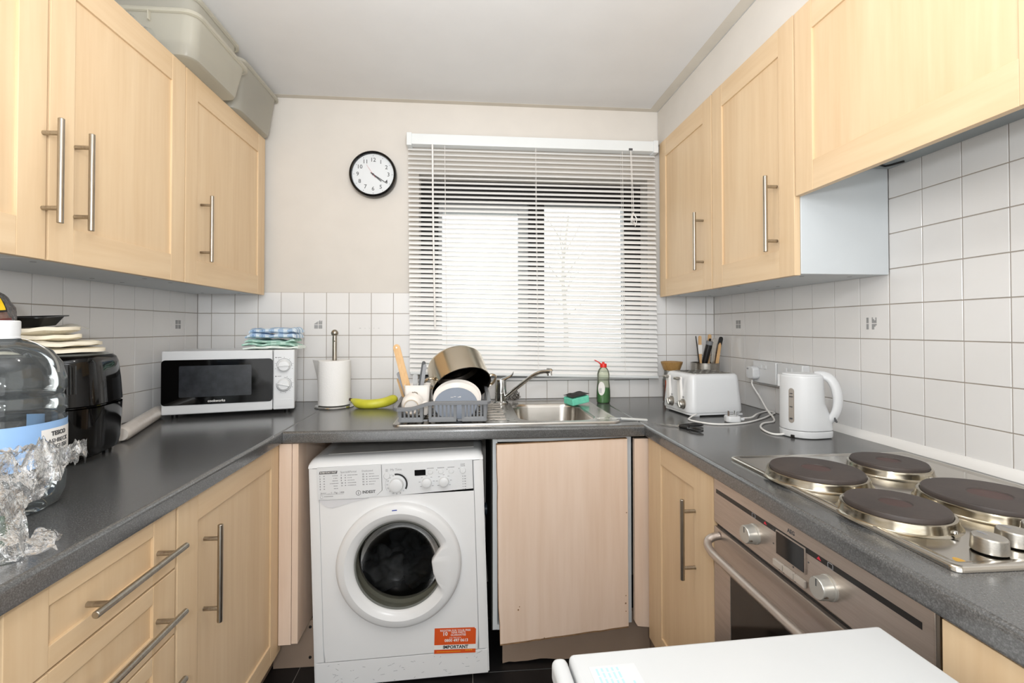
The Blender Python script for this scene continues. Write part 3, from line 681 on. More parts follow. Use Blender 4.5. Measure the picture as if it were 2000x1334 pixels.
# ------------------------------------------------------------------ kitchen roll on its stand
c = (0.638, -0.150); st_ = thing('roll_holder', 'brushed steel kitchen roll stand with a ball-topped pole', 'holder', (c[0], c[1], WT))
b = new(); lathe(b, [(0, 0), (0.078, 0), (0.080, 0.003), (0.077, 0.007), (0.045, 0.010), (0, 0.010)], 40, Matrix.Translation((c[0], c[1], WT))); mk('base', b, CHROME, st_)
mk('pole', tube(new(), [(c[0], c[1], WT + 0.008), (c[0], c[1], 1.205)], 0.0095, 18), NICKEL, st_)
b = new(); lathe(b, [(0, -0.0155), (0.007, -0.0135), (0.013, -0.008), (0.0155, 0), (0.013, 0.008), (0.007, 0.0135), (0, 0.0155)], 20, Matrix.Translation((c[0], c[1], 1.212))); mk('ball', b, NICKEL, st_)
b = new(); lathe(b, [(0, 0.0006), (0.0022, 0.0006), (0.0022, 0)], 8, NY((c[0] + 0.002, c[1] - 0.0094, 1.178))); mk('screw_hole', b, BLACK, st_)
kr = thing('kitchen_roll', 'white kitchen roll on the steel stand with a loose end sheet', 'paper roll', (c[0], c[1], WT + 0.0115))
b = new(); lathe(b, [(0.018, 0.0), (0.064, 0.0), (0.0655, 0.002), (0.0655, 0.183), (0.064, 0.185), (0.018, 0.185), (0.018, 0.0)], 44, Matrix.Translation((c[0], c[1], WT + 0.0115))); mk('roll', b, PAPER, kr)
def sh(u, v):
    a = R(172); x = c[0] + 0.066 * math.cos(a); y = c[1] + 0.066 * math.sin(a) + 0.018
    return Vector((x - 0.012 * u - 0.034 * u * v ** 1.3, y + 0.034 * u + 0.006 * math.sin(3 * v), WT + 0.0125 + (0.18 * v) + 0.002 * u))
b = new(); sheet(b, sh, 8, 12); g = bmesh.ops.solidify(b, geom=b.faces[:], thickness=0.0006); mk('loose_sheet', b, PAPER, kr)

# ------------------------------------------------------------------ banana
ba = thing('banana', 'yellow-green banana lying on the worktop by the dish rack', 'banana', (0.80, -0.2, WT))
path = spline([(0.712, -0.165, 0.930), (0.728, -0.178, 0.926), (0.755, -0.20, 0.919), (0.80, -0.212, 0.9185), (0.85, -0.20, 0.922), (0.885, -0.17, 0.932), (0.893, -0.158, 0.938)], 6)
L_ = len(path); rad = [0.006 + 0.0135 * min(1, (i / L_) / 0.28) ** 1.2 * (1 if i / L_ < 0.75 else max(0.25, 1 - ((i / L_ - 0.75) / 0.25) ** 2 * 0.8)) for i in range(L_)]
b = new(); tube(b, path, rad, 10); mk('skin', b, YGREEN, ba, sm=50)
b = new(); tube(b, spline([(0.690, -0.15, 0.931), (0.700, -0.157, 0.932), (0.714, -0.167, 0.930)], 4), [0.0065, 0.0062, 0.006, 0.006, 0.0058, 0.006, 0.006, 0.0066, 0.0068], 9); mk('stem', b, BROWN, ba)
b = new(); tube(b, spline([(0.80, -0.19, 0.935), (0.83, -0.17, 0.9395), (0.87, -0.15, 0.938), (0.895, -0.14, 0.926)], 5), [0.004, .009, .012, .014, .015, .016, .016, .016, .0155, .015, .014, .013, .011, .009, .007, .004], 9)
b.free()

# ------------------------------------------------------------------ clear-wrapped roll lying along the left wall
b = new(); tube(b, [(0.195, -0.735, 0.9225), (0.19, -0.72, 0.9225), (0.058, -0.352, 0.9225), (0.054, -0.342, 0.9225)], [0.018, 0.0225, 0.0225, 0.018], 18)
ro = mk('wrapped_roll', b, plain('wrapped_white', 'dcd4cc', 0.25, var=0.05, vs=30, bump=0.4, bs=40), loc=(0.115, -0.51, WT), label='whitish film-wrapped roll lying between air fryer and microwave', cat='roll')

# ------------------------------------------------------------------ air fryer with wraps and a black tray on it
AF = (0.153, -0.903); T = lambda z: Matrix.Translation((AF[0], AF[1], z)) @ Matrix.Rotation(R(12), 4, 'Z')
af = thing('air_fryer', 'tall glossy black air fryer on the left worktop behind the bottle', 'air fryer', (AF[0], AF[1], WT))
b = new(); lathe(b, [(0, 0.010), (0.118, 0.010), (0.132, 0.018), (0.137, 0.04), (0.141, 0.135)], 56, T(WT), sx=0.87, sy=0.87, sq=3.2); mk('drawer', b, BLACKG, af)
b = new(); lathe(b, [(0.136, 0.135), (0.1385, 0.138), (0.1385, 0.140), (0.141, 0.143), (0.137, 0.20), (0.131, 0.245), (0.126, 0.258), (0.118, 0.264), (0.05, 0.268), (0, 0.268)], 56, T(WT), sx=0.87, sy=0.87, sq=3.2); mk('housing', b, BLACKG, af)
b = new(); lathe(b, [(0.112, 0.2645), (0.108, 0.2685), (0, 0.270)], 56, T(WT), sx=0.87, sy=0.87, sq=3.2); mk('lid_plate', b, plain('grey_lid', '9a9c98', 0.3), af, label='pale grey top plate')
for a in (35, 125, 215, 305): mk('foot', lathe(new(), [(0, 0), (0.010, 0), (0.011, 0.0105), (0, 0.0105)], 10, Matrix.Translation((AF[0] + 0.102 * math.cos(R(a)), AF[1] + 0.102 * math.sin(R(a)), WT))), BLACK, af)
b = new()
for k in range(3): tube(b, [T(WT) @ Vector((0.080 + 0.010 * k, -0.1195 + 0.002 * k, 0.175)), T(WT) @ Vector((0.078 + 0.010 * k, -0.1165 + 0.002 * k, 0.243))], 0.0012, 5)
mk('vent_slot', b, BLACK, af, kind='stuff')
b = new(); bx(b, -0.022, 0.022, -0.155, -0.117, 0.03, 0.125, 0.012, 3); bmesh.ops.transform(b, matrix=T(WT), verts=b.verts); mk('handle', b, BLACKG, af)
Zt = WT + 0.2705
wr = thing('wrap_pack', 'floppy cream pack of wraps on top of the air fryer', 'food pack', (AF[0], AF[1] - 0.02, Zt))
for k in range(4):
    b = new(); rr_ = 0.118 - 0.012 * k; ox, oy = 0.004 + 0.006 * k - (0.03 if k > 1 else 0), -0.035 - 0.006 * k
    def f(u, v, top):
        a = 2 * PI * u; q = rr_ * v * (1 + 0.10 * noise.noise(Vector((math.cos(a) * 2 + k, math.sin(a) * 2, k))))
        z = 0.0115 * k + (0.013 if top else 0.001) * (1 if v < 0.93 else 0.75 if top else 1.6) + (0.005 * noise.noise(Vector((q * math.cos(a) * 22, q * math.sin(a) * 22, k * 3))) + 0.006 * k * v * v) * (1 if k else 0.3) + 0.002
        return Vector((AF[0] + ox + q * math.cos(a), AF[1] + oy + q * math.sin(a), Zt + max(z, 0.0006)))
    lo = [ring(b, [f(i / 40, v, False) for i in range(40)]) for v in (0.25, 0.6, 0.9, 1.0)]; hi = [ring(b, [f(i / 40, v, True) for i in range(40)]) for v in (1.0, 0.93, 0.8, 0.6, 0.4, 0.2)]
    skin(b, lo + hi); mk('wrap', b, WRAP, wr, sm=60)
def fl(u, v):
    p = Vector((AF[0] - 0.015 + 0.075 * u, AF[1] - 0.10 + 0.13 * v, Zt + 0.044 + 0.030 * math.sin(PI * u * 0.8) * (0.4 + v * 0.6)))
    p.z += 0.012 * noise.noise(p * 26); p.x += 0.008 * noise.noise(p * 31 + Vector((3, 1, 2))); return p
b = new(); sheet(b, fl, 18, 20); mk('open_wrapper', b, glassy('wrap_film', (0.96, 0.95, 0.9, 1), 0.2, 1.5, 0.45, (0.9, 0.87, 0.78, 1)), wr, sm=60)
tr = thing('food_tray', 'black plastic food tray lying on the wraps on the air fryer', 'tray', (0.155, -0.935, Zt + 0.058))
MT = Matrix.Translation((0.125, -0.955, Zt + 0.066)) @ Matrix.Rotation(R(14), 4, 'Z') @ Matrix.Rotation(R(4), 4, 'X') @ Matrix.Rotation(R(-2), 4, 'Y')
b = new()
rg = lambda w_, d_, z, r: ring(b, [MT @ Vector((x, y, z)) for x, y in rrect(w_, d_, r, 4)])
skin(b, [rg(.090, .085, 0.0, .012), rg(.120, .110, 0.022, .016), rg(.134, .128, 0.022, .02), rg(.134, .128, 0.0245, .02), rg(.118, .108, 0.0245, .016), rg(.088, .083, 0.002, .012)], True, True, True); mk('tray', b, BLACK, tr)

# ------------------------------------------------------------------ big water bottle
BC = Matrix.Translation((0.364, -1.268, WT)); wb = thing('water_bottle', 'large clear water bottle with a blue label at the left frame edge', 'bottle', (0.364, -1.268, WT))
pr = [(0, 0.010), (0.055, 0.006), (0.066, 0.001), (0.078, 0.008), (0.086, 0.03), (0.0875, 0.06), (0.0835, 0.066), (0.0835, 0.072), (0.087, 0.078), (0.087, 0.165), (0.084, 0.170), (0.084, 0.176), (0.0875, 0.183), (0.0875, 0.200), (0.083, 0.207), (0.083, 0.213), (0.087, 0.220), (0.0868, 0.240), (0.080, 0.268), (0.064, 0.292), (0.042, 0.305), (0.024, 0.310), (0.020, 0.316), (0.020, 0.326)]
pr = [(r * (1 - 0.045 * min(1, max(0, (r - 0.03) / 0.045))), z) for r, z in pr]
b = new(); lathe(b, pr, 56, BC, sq=2.25); mk('body', b, PET, wb, sm=50)
b = new(); lathe(b, [(0, 0.347), (0.0205, 0.347), (0.0225, 0.345), (0.0225, 0.325), (0.0215, 0.319), (0.0225, 0.3185), (0.0225, 0.314), (0.018, 0.314)], 36, BC); mk('cap', b, WHITE, wb)
b = new(); rings = []
for k in range(25):
    a = PI * k / 24; x = 0.078 * math.cos(a); z = 0.250 + 0.068 * math.sin(a); rings.append(ring(b, [BC @ Vector((x * 0.92 + d1, d2 - 0.008, z * 1.0)) for d1, d2 in ((0, -0.008), (0, 0.008), (0.003 * math.cos(a), 0.008), (0.003 * math.cos(a), -0.008))]))
skin(b, rings); bmesh.ops.transform(b, matrix=BC @ Matrix.Rotation(R(38), 4, 'Z') @ BC.inverted(), verts=b.verts); mk('carry_strap', b, OFFW, wb, label='white carry strap over the shoulder')
CR = 0.0838
def cylp(a, z, r=CR): q = (abs(math.cos(a)) ** 2.25 + abs(math.sin(a)) ** 2.25) ** (-1 / 2.25); return BC @ Vector((r * q * math.cos(a), r * q * math.sin(a), z))
def patch(name, mat, a0, a1, z0, z1, r, par, n=18):
    b = new(); sheet(b, lambda u, v: cylp(a0 + (a1 - a0) * u, z0 + (z1 - z0) * v, r), n, 1); return mk(name, b, mat, par, sm=60)
lab = patch('label', BLUEL, R(-200), R(110), 0.085, 0.163, CR, wb, 60)
av = math.atan2(-2.189 + 1.268, 1.207 - 0.364)                # the side of the bottle that faces the camera
patch('label_panel', OFFW, av + R(34), av + R(104), 0.078, 0.150, CR + 0.0004, lab)
patch('label_band', BLUED, av + R(42), av + R(104), 0.090, 0.096, CR + 0.0008, lab); patch('label_mark', BLUED, av - R(40), av - R(2), 0.108, 0.143, CR + 0.0006, lab)
def wrap(r, amid, z): return lambda co: cylp(amid + co.x / r, z + co.y, r + co.z)
for s, sz, z, bo in (('TESCO', 0.0110, 0.1400, 0.0004), ('ASHBECK', 0.0112, 0.1265, 0), ('ENGLISH', 0.0112, 0.1155, 0), ('MINERAL WATER', 0.0052, 0.1065, 0)):
    text('label_text', s, sz, GREYD, lab, None, bold=bo, fn=wrap(CR + 0.0009, av + R(58), z))
# green bottle standing in the bottom left corner, its crinkled film around it
gbt = thing('green_bottle', 'green glass bottle lying at the left frame edge half under film', 'bottle', (0.46, -1.46, WT))
GM = Matrix.Translation((0.522, -1.437, WT + 0.0285)) @ Matrix.Rotation(R(200), 4, 'Z') @ Matrix.Rotation(R(90), 4, 'Y')
b = new(); lathe(b, [(0, 0.004), (0.020, 0.0), (0.026, 0.003), (0.028, 0.010), (0.028, 0.075), (0.024, 0.092), (0.013, 0.108), (0.011, 0.125), (0.013, 0.127), (0.013, 0.135), (0.010, 0.136)], 30, GM); mk('glass', b, GBOT, gbt)
fm = thing('shrink_film', 'torn clear shrink film crumpled around the bottles at left', 'plastic film', (0.50, -1.36, WT))
def crease(p, s, k): return k * (abs(noise.noise(p * s)) - 0.22) + 0.45 * k * (abs(noise.noise(p * s * 2.3 + Vector((3, 9, 4)))) - 0.22)
def lerp3(pts, u):
    u = min(0.9999, max(0, u)) * (len(pts) - 1); i = int(u); return Vector(pts[i]).lerp(Vector(pts[i + 1]), u - i)
OUT = Vector((0.68, -0.73, 0.1)).normalized()
def ragged(top, bot, seed, amp, bulge):
    def f(u, v):
        rag = 0.10 * noise.noise(Vector((u * 9 + seed, v * 9, seed)))
        p = lerp3(top, u + 0.4 * rag * v).lerp(lerp3(bot, u - 0.4 * rag), min(1, v * (1 + rag)))
        s = Vector((seed, seed * 2, 0)); n_ = crease(p + s, 19, amp)
        p = p + OUT * (n_ + bulge * math.sin(PI * v) * math.sin(PI * min(1, u * 1.2))) + Vector((0.008 * noise.noise(p * 33 + s), 0.008 * noise.noise(p * 29 - s), 0.9 * crease(p - s, 23, amp)))
        p.z = max(p.z, WT + 0.0012); return p
    return f
b = new(); sheet(b, ragged([(0.455, -1.47, 1.045), (0.470, -1.38, 1.052), (0.468, -1.30, 1.030), (0.458, -1.23, 1.020), (0.440, -1.180, 1.005)], [(0.515, -1.47, 0.935), (0.512, -1.40, 0.945), (0.500, -1.345, 0.965), (0.478, -1.26, 0.985), (0.446, -1.180, 0.972)], 1.7, 0.045, 0.012), 100, 46); mk('torn_piece', b, FILM, fm, sm=60)
b = new(); sheet(b, ragged([(0.470, -1.35, 1.02), (0.462, -1.28, 1.012), (0.458, -1.22, 1.010), (0.443, -1.186, 1.0)], [(0.486, -1.33, 0.985), (0.478, -1.27, 0.985), (0.468, -1.22, 0.975), (0.446, -1.184, 0.975)], 4.1, 0.05, 0.02), 60, 30); mk('torn_piece', b, FILM, fm, sm=60)
b = new(); sheet(b, ragged([(0.50, -1.475, 1.0), (0.515, -1.44, 0.985), (0.515, -1.40, 0.97)], [(0.545, -1.475, 0.902), (0.560, -1.455, 0.902), (0.548, -1.425, 0.902)], 7.7, 0.035, 0.006), 60, 60); mk('torn_piece', b, FILM, fm, sm=60)
b = new(); sheet(b, ragged([(0.540, -1.45, 0.904), (0.535, -1.41, 0.906), (0.525, -1.36, 0.904)], [(0.605, -1.45, 0.902), (0.575, -1.42, 0.908), (0.555, -1.375, 0.902)], 2.9, 0.03, 0.004), 50, 36); mk('torn_piece', b, FILM, fm, sm=60)
# snack bag with a yellow print, on the tray, cut by the frame edge
sb = thing('bread_bag', 'clear food bag with yellow print at the left frame edge', 'food bag', (0.165, -1.07, Zt + 0.02))
MB_ = Matrix.Translation((0.163, -1.09, Zt + 0.084)) @ Matrix.Rotation(R(-40), 4, 'Z') @ Matrix.Rotation(R(12), 4, 'Y') @ Matrix.Diagonal((0.88, 0.88, 0.85, 1))
def pil(u, v):
    a, q = 2 * PI * u, PI * v; x = 0.10 * math.cos(a) * math.sin(q); y = 0.055 * math.sin(a) * math.sin(q); z = 0.075 * math.cos(q)
    p = Vector((x, y, z)); return MB_ @ (p * (1 + 0.09 * noise.noise(p * 34)))
b = new(); sheet(b, pil, 36, 20); bmesh.ops.remove_doubles(b, verts=b.verts, dist=0.0005); mk('bag', b, FILM, sb, sm=60)
b = new(); blob(b, (0, 0, -0.01), 1, 3, 3, 0.12, (0.075, 0.042, 0.055)); bmesh.ops.transform(b, matrix=MB_, verts=b.verts); mk('contents', b, plain('pink_brown_food', 'b98470', 0.6, var=0.3, vs=30), sb, sm=60)
def onbag(u0, u1, v0, v1, mat, name, push):
    b = new(); sheet(b, lambda s, t: MB_ @ (Vector((0.10 * math.cos(2 * PI * (u0 + (u1 - u0) * s)) * math.sin(PI * (v0 + (v1 - v0) * t)), 0.055 * math.sin(2 * PI * (u0 + (u1 - u0) * s)) * math.sin(PI * (v0 + (v1 - v0) * t)), 0.075 * math.cos(PI * (v0 + (v1 - v0) * t)))) * push), 8, 6); mk(name, b, mat, sb, sm=60)
onbag(0.88, 1.085, 0.12, 0.36, BLACK, 'print_outline', 1.07); onbag(0.885, 1.075, 0.14, 0.34, YEL, 'yellow_print', 1.085); onbag(0.88, 1.10, 0.42, 0.56, plain('maroon_print', '5e2a26', 0.4), 'maroon_print', 1.08)
# ------------------------------------------------------------------ washing machine (local frame: x across, front face at y = 0, z up)
wm = thing('washing_machine', 'white front-loading washing machine under the back worktop', 'washing machine', (0.990, -0.600, 0.053))
wm.rotation_euler = (0, -R(1.8), 0)
MW[wm.name] = Matrix.Translation((0.990, -0.600, 0.053)) @ Matrix.Rotation(-R(1.8), 4, 'Y')
W, H, D = 0.574, 0.757, 0.50; HW = W / 2; DX, DZ, RH = 0.0, 0.396, 0.165
L = dict(local=True)
def plate_hole(bm, x0, x1, z0, z1, cx, cz, r, y0, y1, n=64):
    """rectangular front plate with a round hole, from y0 (front) to y1"""
    out, inn = [], []
    for k in range(n):
        a = 2 * PI * k / n; c, s = math.cos(a), math.sin(a)
        t = min(((x1 - cx) / c if c > 1e-6 else (x0 - cx) / c if c < -1e-6 else 9), ((z1 - cz) / s if s > 1e-6 else (z0 - cz) / s if s < -1e-6 else 9))
        out.append((cx + c * t, cz + s * t)); inn.append((cx + c * r, cz + s * r))
    o0 = ring(bm, [(x, y0, z) for x, z in out]); i0 = ring(bm, [(x, y0, z) for x, z in inn]); i1 = ring(bm, [(x, y1, z) for x, z in inn])
    skin(bm, [o0, i0, i1], True, False, False)
    for qx in (x0, x1):
        for qz in (z0, z1):
            best = sorted(range(n), key=lambda k: abs(out[k][0] - qx) + abs(out[k][1] - qz))[:2]
            best.sort(key=lambda k: abs(out[k][0] - qx)); k1, k2 = best
            v = bm.verts.new((qx, y0, qz)); bm.faces.new((o0[k1], v, o0[k2]))
b = new(); bx(b, -HW, -HW + 0.012, 0.004, D, 0.012, H - 0.02, 0.002); bx(b, HW - 0.012, HW, 0.004, D, 0.012, H - 0.02, 0.002); bx(b, -HW, HW, D - 0.01, D, 0.012, H - 0.02); bx(b, -HW + 0.012, HW - 0.012, 0.02, D, 0.012, 0.03)
mk('body', b, WHITEM, wm, **L)
b = new(); plate_hole(b, -HW + 0.034, HW - 0.034, 0.092, 0.6235, DX, DZ, 0.158, 0.0, 0.05); mk('front_panel', b, WHITEM, wm, **L)
for s in (-1, 1):
    b = new(); prof = [(s * (HW - 0.0345), 0.005), (s * (HW - 0.0315), 0.0008), (s * (HW - 0.014), 0.0006), (s * (HW - 0.004), 0.003), (s * HW, 0.012), (s * HW, 0.03), (s * (HW - 0.0345), 0.03)]
    skin(b, [ring(b, [(x, y, z) for x, y in prof]) for z in (0.092, H - 0.032)]); mk('front_edge', b, WHITEM, wm, **L)
b = new()                                                     # rounded top
pr = [(0.0, H - 0.030), (0.0005, H - 0.026), (0.006, H - 0.014), (0.016, H - 0.005), (0.032, H - 0.0005), (0.06, H), (D, H), (D, H - 0.03), (0.05, H - 0.031), (0.02, H - 0.031)]
rs = []
for x, sc in ((-HW, 0.55), (-HW + 0.006, 0.80), (-HW + 0.016, 0.95), (-HW + 0.03, 1.0), (HW - 0.03, 1.0), (HW - 0.016, 0.95), (HW - 0.006, 0.80), (HW, 0.55)):
    rs.append(ring(b, [(x, y, H - 0.030 + (z - H + 0.030) * (sc if z > H - 0.030 else 1)) for y, z in pr]))
skin(b, rs); mk('top', b, WHITEM, wm, sm=50, **L)
mk('top_shade', bx(new(), -HW + 0.05, HW - 0.03, 0.055, D - 0.03, H - 0.001, H + 0.0012, 0.0005, 1), plain('shaded_top_grey', 'b9b6b2', 0.35, var=0.12, vs=14), wm, label='greyish top sheet tinted for worktop shade', **L)  # grey tint stands in for the shadow of the worktop above
b = new(); bx(b, -HW + 0.036, HW - 0.034, -0.004, 0.02, H - 0.142, H - 0.083, 0.003); bx(b, -HW + 0.036, -0.02, -0.005, 0.02, H - 0.150, H - 0.083, 0.003)
b.free()
pz0, pz1 = 0.624, 0.7295; xl, xr = -HW + 0.030, HW - 0.036; xs = -0.050
b = new(); prism(b, [(xr, pz0 + 0.008), (xr, pz1), (xs + 0.0007, pz1), (xs + 0.0007, pz0 + 0.020), (xs - 0.016, pz0 + 0.006), (xs - 0.045, pz0), (xs + 0.03, pz0)][::-1], 0, 0.024, NY((0, 0.02, 0))); cp = mk('control_panel', b, WHITE, wm, **L)
b = new(); prism(b, [(xl, pz0 + 0.002), (xs - 0.047, pz0 - 0.001), (xs - 0.018, pz0 + 0.0055), (xs - 0.0007, pz0 + 0.0205), (xs - 0.0007, pz1), (xl, pz1)], 0, 0.0255, NY((0, 0.02, 0))); dw = mk('detergent_drawer', b, WHITE, wm, **L)
b = new(); prism(b, [(xl + 0.002, pz0 - 0.003), (xl + 0.022, pz0 - 0.024), (xl + 0.045, pz0 - 0.030), (xl + 0.10, pz0 - 0.016), (xs - 0.045, pz0 - 0.004)], 0, 0.003, NY((0, 0.0008, 0))); mk('drawer_scoop', b, plain('scoop_white', 'd3d3d6', 0.3), wm, **L)
Fp = lambda x, z, y=-0.0042: NY((x, y, z)); Fd = lambda x, z: NY((x, -0.0057, z))
tz = 0.7125
b = new(); prism(b, [(xl + 0.006, tz - 0.0045), (xl + 0.008, tz + 0.0045), (xl + 0.065, tz + 0.0045), (xl + 0.063, tz - 0.0045)], 0, 0.0003, Fd(0, 0)); mk('print_bar', b, GREYD, dw, **L)
text('panel_text', 'EVERYDAY FAST', 0.0072, OFFW, dw, Fd(xl + 0.0355, tz) @ Matrix.Translation((0, 0, 0.0003)), local=True, ext=0.0001, bold=0.0001)
text('panel_text', 'Special&Partial', 0.0088, GREYL, dw, Fd(-0.183, tz - 0.001), local=True, align='LEFT', ext=0.0001); text('panel_text', 'Dedicated', 0.0088, GREYL, dw, Fd(-0.114, tz - 0.001), local=True, align='LEFT', ext=0.0001)
rnd = random.Random(3); pt = 0.0084
for cx_, n_, s_ in ((xl + 0.007, 6, 1), (-0.182, 5, 7), (-0.113, 5, 12)):
    b = new()
    for i in range(n_):
        z = tz - 0.0115 - pt * i
        text('panel_text', str(s_ + i), 0.0062, GREYD, dw, Fd(cx_, z), local=True, align='LEFT', ext=0.0001, bold=0.0002)
        w_ = rnd.uniform(0.016, 0.036); bx(b, cx_ + 0.0125, cx_ + 0.0165, -0.0059, -0.0055, z - 0.0014, z + 0.0014)
        for q in range(int(w_ / 0.0046)): x_ = (cx_ + 0.062 - w_ if s_ == 1 else cx_ + 0.022) + q * 0.0046; bx(b, x_, x_ + rnd.uniform(0.0022, 0.0038), -0.0059, -0.0055, z - 0.0011, z + 0.0011)
    mk('fine_print', b, GREYL, dw, kind='stuff', **L)
text('panel_text', 'A+++ ...... 1 - 7kg - 1400', 0.0076, GREYD, dw, Fd(xl + 0.009, pz0 + 0.0215), local=True, align='LEFT', ext=0.0001)
b = new(); bx(b, xl + 0.007, xl + 0.083, -0.0059, -0.0055, pz0 + 0.0165, pz0 + 0.0173); lathe(b, [(0.0042, 0), (0.0042, 0.0003), (0.0048, 0.0003), (0.0048, 0)], 14, Fd(xl + 0.012, pz0 + 0.0095))
for k in range(7): bx(b, xl + 0.020 + 0.0042 * k, xl + 0.0235 + 0.0042 * k, -0.0059, -0.0055, pz0 + 0.0095, pz0 + 0.0115)
mk('fine_print', b, GREYL, dw, kind='stuff', **L)
text('maker_name', 'INDESIT', 0.0128, GREYD, dw, Fd(-0.0925, pz0 + 0.0175), local=True, bold=0.0004, ext=0.0001, sx=0.92)
b = new(); lathe(b, [(0.0070, 0), (0.0070, 0.0003), (0.0083, 0.0003), (0.0083, 0)], 26, Fd(-0.1265, pz0 + 0.0165)); bx(b, -0.1274, -0.1256, -0.006, -0.0055, pz0 + 0.012, pz0 + 0.0178); bx(b, -0.1274, -0.1256, -0.006, -0.0055, pz0 + 0.019, pz0 + 0.021); mk('maker_badge', b, GREYD, dw, **L)
kx, kz = -0.002, pz0 + 0.0365
def dial(x, z, r, h, mat=WHITE): return mk('dial', lathe(new(), [(0, h), (r * 0.75, h), (r * 0.95, h - 0.002), (r, 0)], 30, Fp(x, z)), mat, cp, **L)
dial(kx, kz, 0.0225, 0.018); dial(0.097, kz + 0.001, 0.0160, 0.014); dial(0.154, kz + 0.001, 0.0160, 0.014)
for i in range(16):
    a = PI / 2 - R(22.5) * i - 0.02
    if i > 4: text('dial_number', str(i + 1), 0.0066, GREYD, cp, Fp(kx + 0.0315 * math.cos(a), kz + 0.0315 * math.sin(a)), local=True, ext=0.0001)
def arc(bm, F, r0, r1, a0, a1, n=24, d=0.0003):
    for i in range(n):
        p, q = a0 + (a1 - a0) * i / n, a0 + (a1 - a0) * (i + 1) / n
        prism(bm, [(r0 * math.cos(p), r0 * math.sin(p)), (r1 * math.cos(p), r1 * math.sin(p)), (r1 * math.cos(q), r1 * math.sin(q)), (r0 * math.cos(q), r0 * math.sin(q))], 0, d, F)
b = new(); arc(b, Fp(kx, kz), 0.0305, 0.0362, R(100), R(-30)); mk('dial_arc', b, BLACK, cp, **L)
b = new(); arc(b, Fp(kx, kz), 0.0368, 0.0373, R(112), R(210)); arc(b, Fp(kx, kz), 0.0385, 0.0390, R(75), R(10)); mk('dial_arc', b, GREYL, cp, **L)
mk('display', prism(new(), rrect(0.0365, 0.0190, 0.0015, 2, 0.076, 0.6950), 0, 0.0006, Fp(0, 0)), BLACKG, cp, **L)
for x, z, rx, rz_ in ((-0.0335, 0.6905, .0105, .0115), (0.110, 0.6950, .0090, .0072), (0.145, 0.6945, .0090, .0072), (0.1795, 0.6940, .0090, .0072), (0.218, 0.6945, .0100, .0105)):
    bb = lathe(new(), [(0, 0.003), (0.85, 0.0028), (1, 0.0)], 22)
    for v in bb.verts: v.co = Fp(x, z) @ Vector((v.co.x * rx, v.co.y * rz_, v.co.z))
    mk('button', bb, WHITE, cp, **L)
b = new()
for x, z in ((0.1315, 0.701), (0.1655, 0.701), (0.2055, 0.702)): lathe(b, [(0.0015, 0), (0.0015, 0.0004), (0, 0.0004)], 8, Fp(x, z))
for i in range(6): lathe(b, [(0.0015, 0), (0.0015, 0.0004), (0, 0.0004)], 8, Fp(0.2175, 0.675 - 0.0086 * i)); bx(b, 0.2225, 0.2275, -0.0045, -0.004, 0.6737 - 0.0086 * i, 0.6763 - 0.0086 * i)
for x in (0.099, 0.134, 0.168):
    for k in range(5): bx(b, x + 0.0046 * k, x + 0.0046 * k + 0.0036, -0.0045, -0.004, 0.7065, 0.7088)
for cx_ in (0.097, 0.154):
    for k in range(7): a = R(215 - 41.5 * k); bx(b, cx_ + 0.0235 * math.cos(a) - 0.003, cx_ + 0.0235 * math.cos(a) + 0.003, -0.0045, -0.004, kz + 0.001 + 0.022 * math.sin(a) - 0.0008, kz + 0.001 + 0.022 * math.sin(a) + 0.0008)
mk('fine_print', b, GREYL, cp, kind='stuff', **L)
text('panel_text', 'My Time', 0.0105, GREYL, cp, Fp(-0.003, 0.7095), local=True, ext=0.0001); text('panel_text', 'ON\nOFF', 0.0048, GREYD, cp, Fp(-0.0335, 0.7085), local=True, ext=0.0001); text('panel_text', 'START\nPAUSE', 0.0052, GREYD, cp, Fp(0.2185, 0.7125), local=True, ext=0.0001)
# door: rim whose inner edge follows the round glass and the flat grip on the right
def r_in(a):
    c, s = math.cos(a), math.sin(a); best = 0.1465
    for (ax, az), (bx_, bz) in ((((0.139, 0.056), (0.106, 0.010))), ((0.106, 0.010), (0.111, -0.030)), ((0.111, -0.030), (0.137, -0.105))):
        ex, ez = bx_ - ax, bz - az; den = c * ez - s * ex
        if abs(den) < 1e-9: continue
        t = (ax * ez - az * ex) / den; u = (ax * s - az * c) / den
        if t > 0 and 0 <= u <= 1: best = min(best, t)
    return best
N = 180; Fo = NY((DX, 0.0, DZ)); b = new(); rs = []
angs = [2 * PI * k / N for k in range(N)]
bev = [1.0 if r_in(a) > 0.146 else 0.22 for a in angs]
for _ in range(3): bev = [(bev[k - 1] + bev[k] + bev[(k + 1) % N]) / 3 for k in range(N)]
for kind, off, h in (('o', 0.0, 0.0), ('o', 0.001, 0.014), ('o', 0.005, 0.021), ('o', 0.012, 0.0245), ('o', 0.030, 0.0270), ('i', 0.028, 0.0268), ('i', 0.016, 0.0225), ('i', 0.004, 0.0160), ('i', 0.0, 0.010), ('i', 0.0, 0.0)):
    pts = []
    for a, bv in zip(angs, bev):
        ri = r_in(a); r = 0.2045 - off if kind == 'o' else ri + off * bv
        hh = h if kind == 'o' or h < 0.012 else h + (0.0268 - h) * (1 - bv) * 0.8
        pts.append(Fo @ Vector((r * math.cos(a), r * math.sin(a), hh)))
    rs.append(ring(b, pts))
skin(b, rs, True, False, False); skin(b, [rs[-1], rs[0]], True, False, False)
dr = mk('door', b, plain('door_white', 'dedede', 0.25, var=0.01), wm, sm=40, **L)
b = new(); arc(b, NY((DX, -0.0262, DZ)), 0.186, 0.189, R(95), R(90), 4); mk('door_mark', b, BLUED, dr, **L)
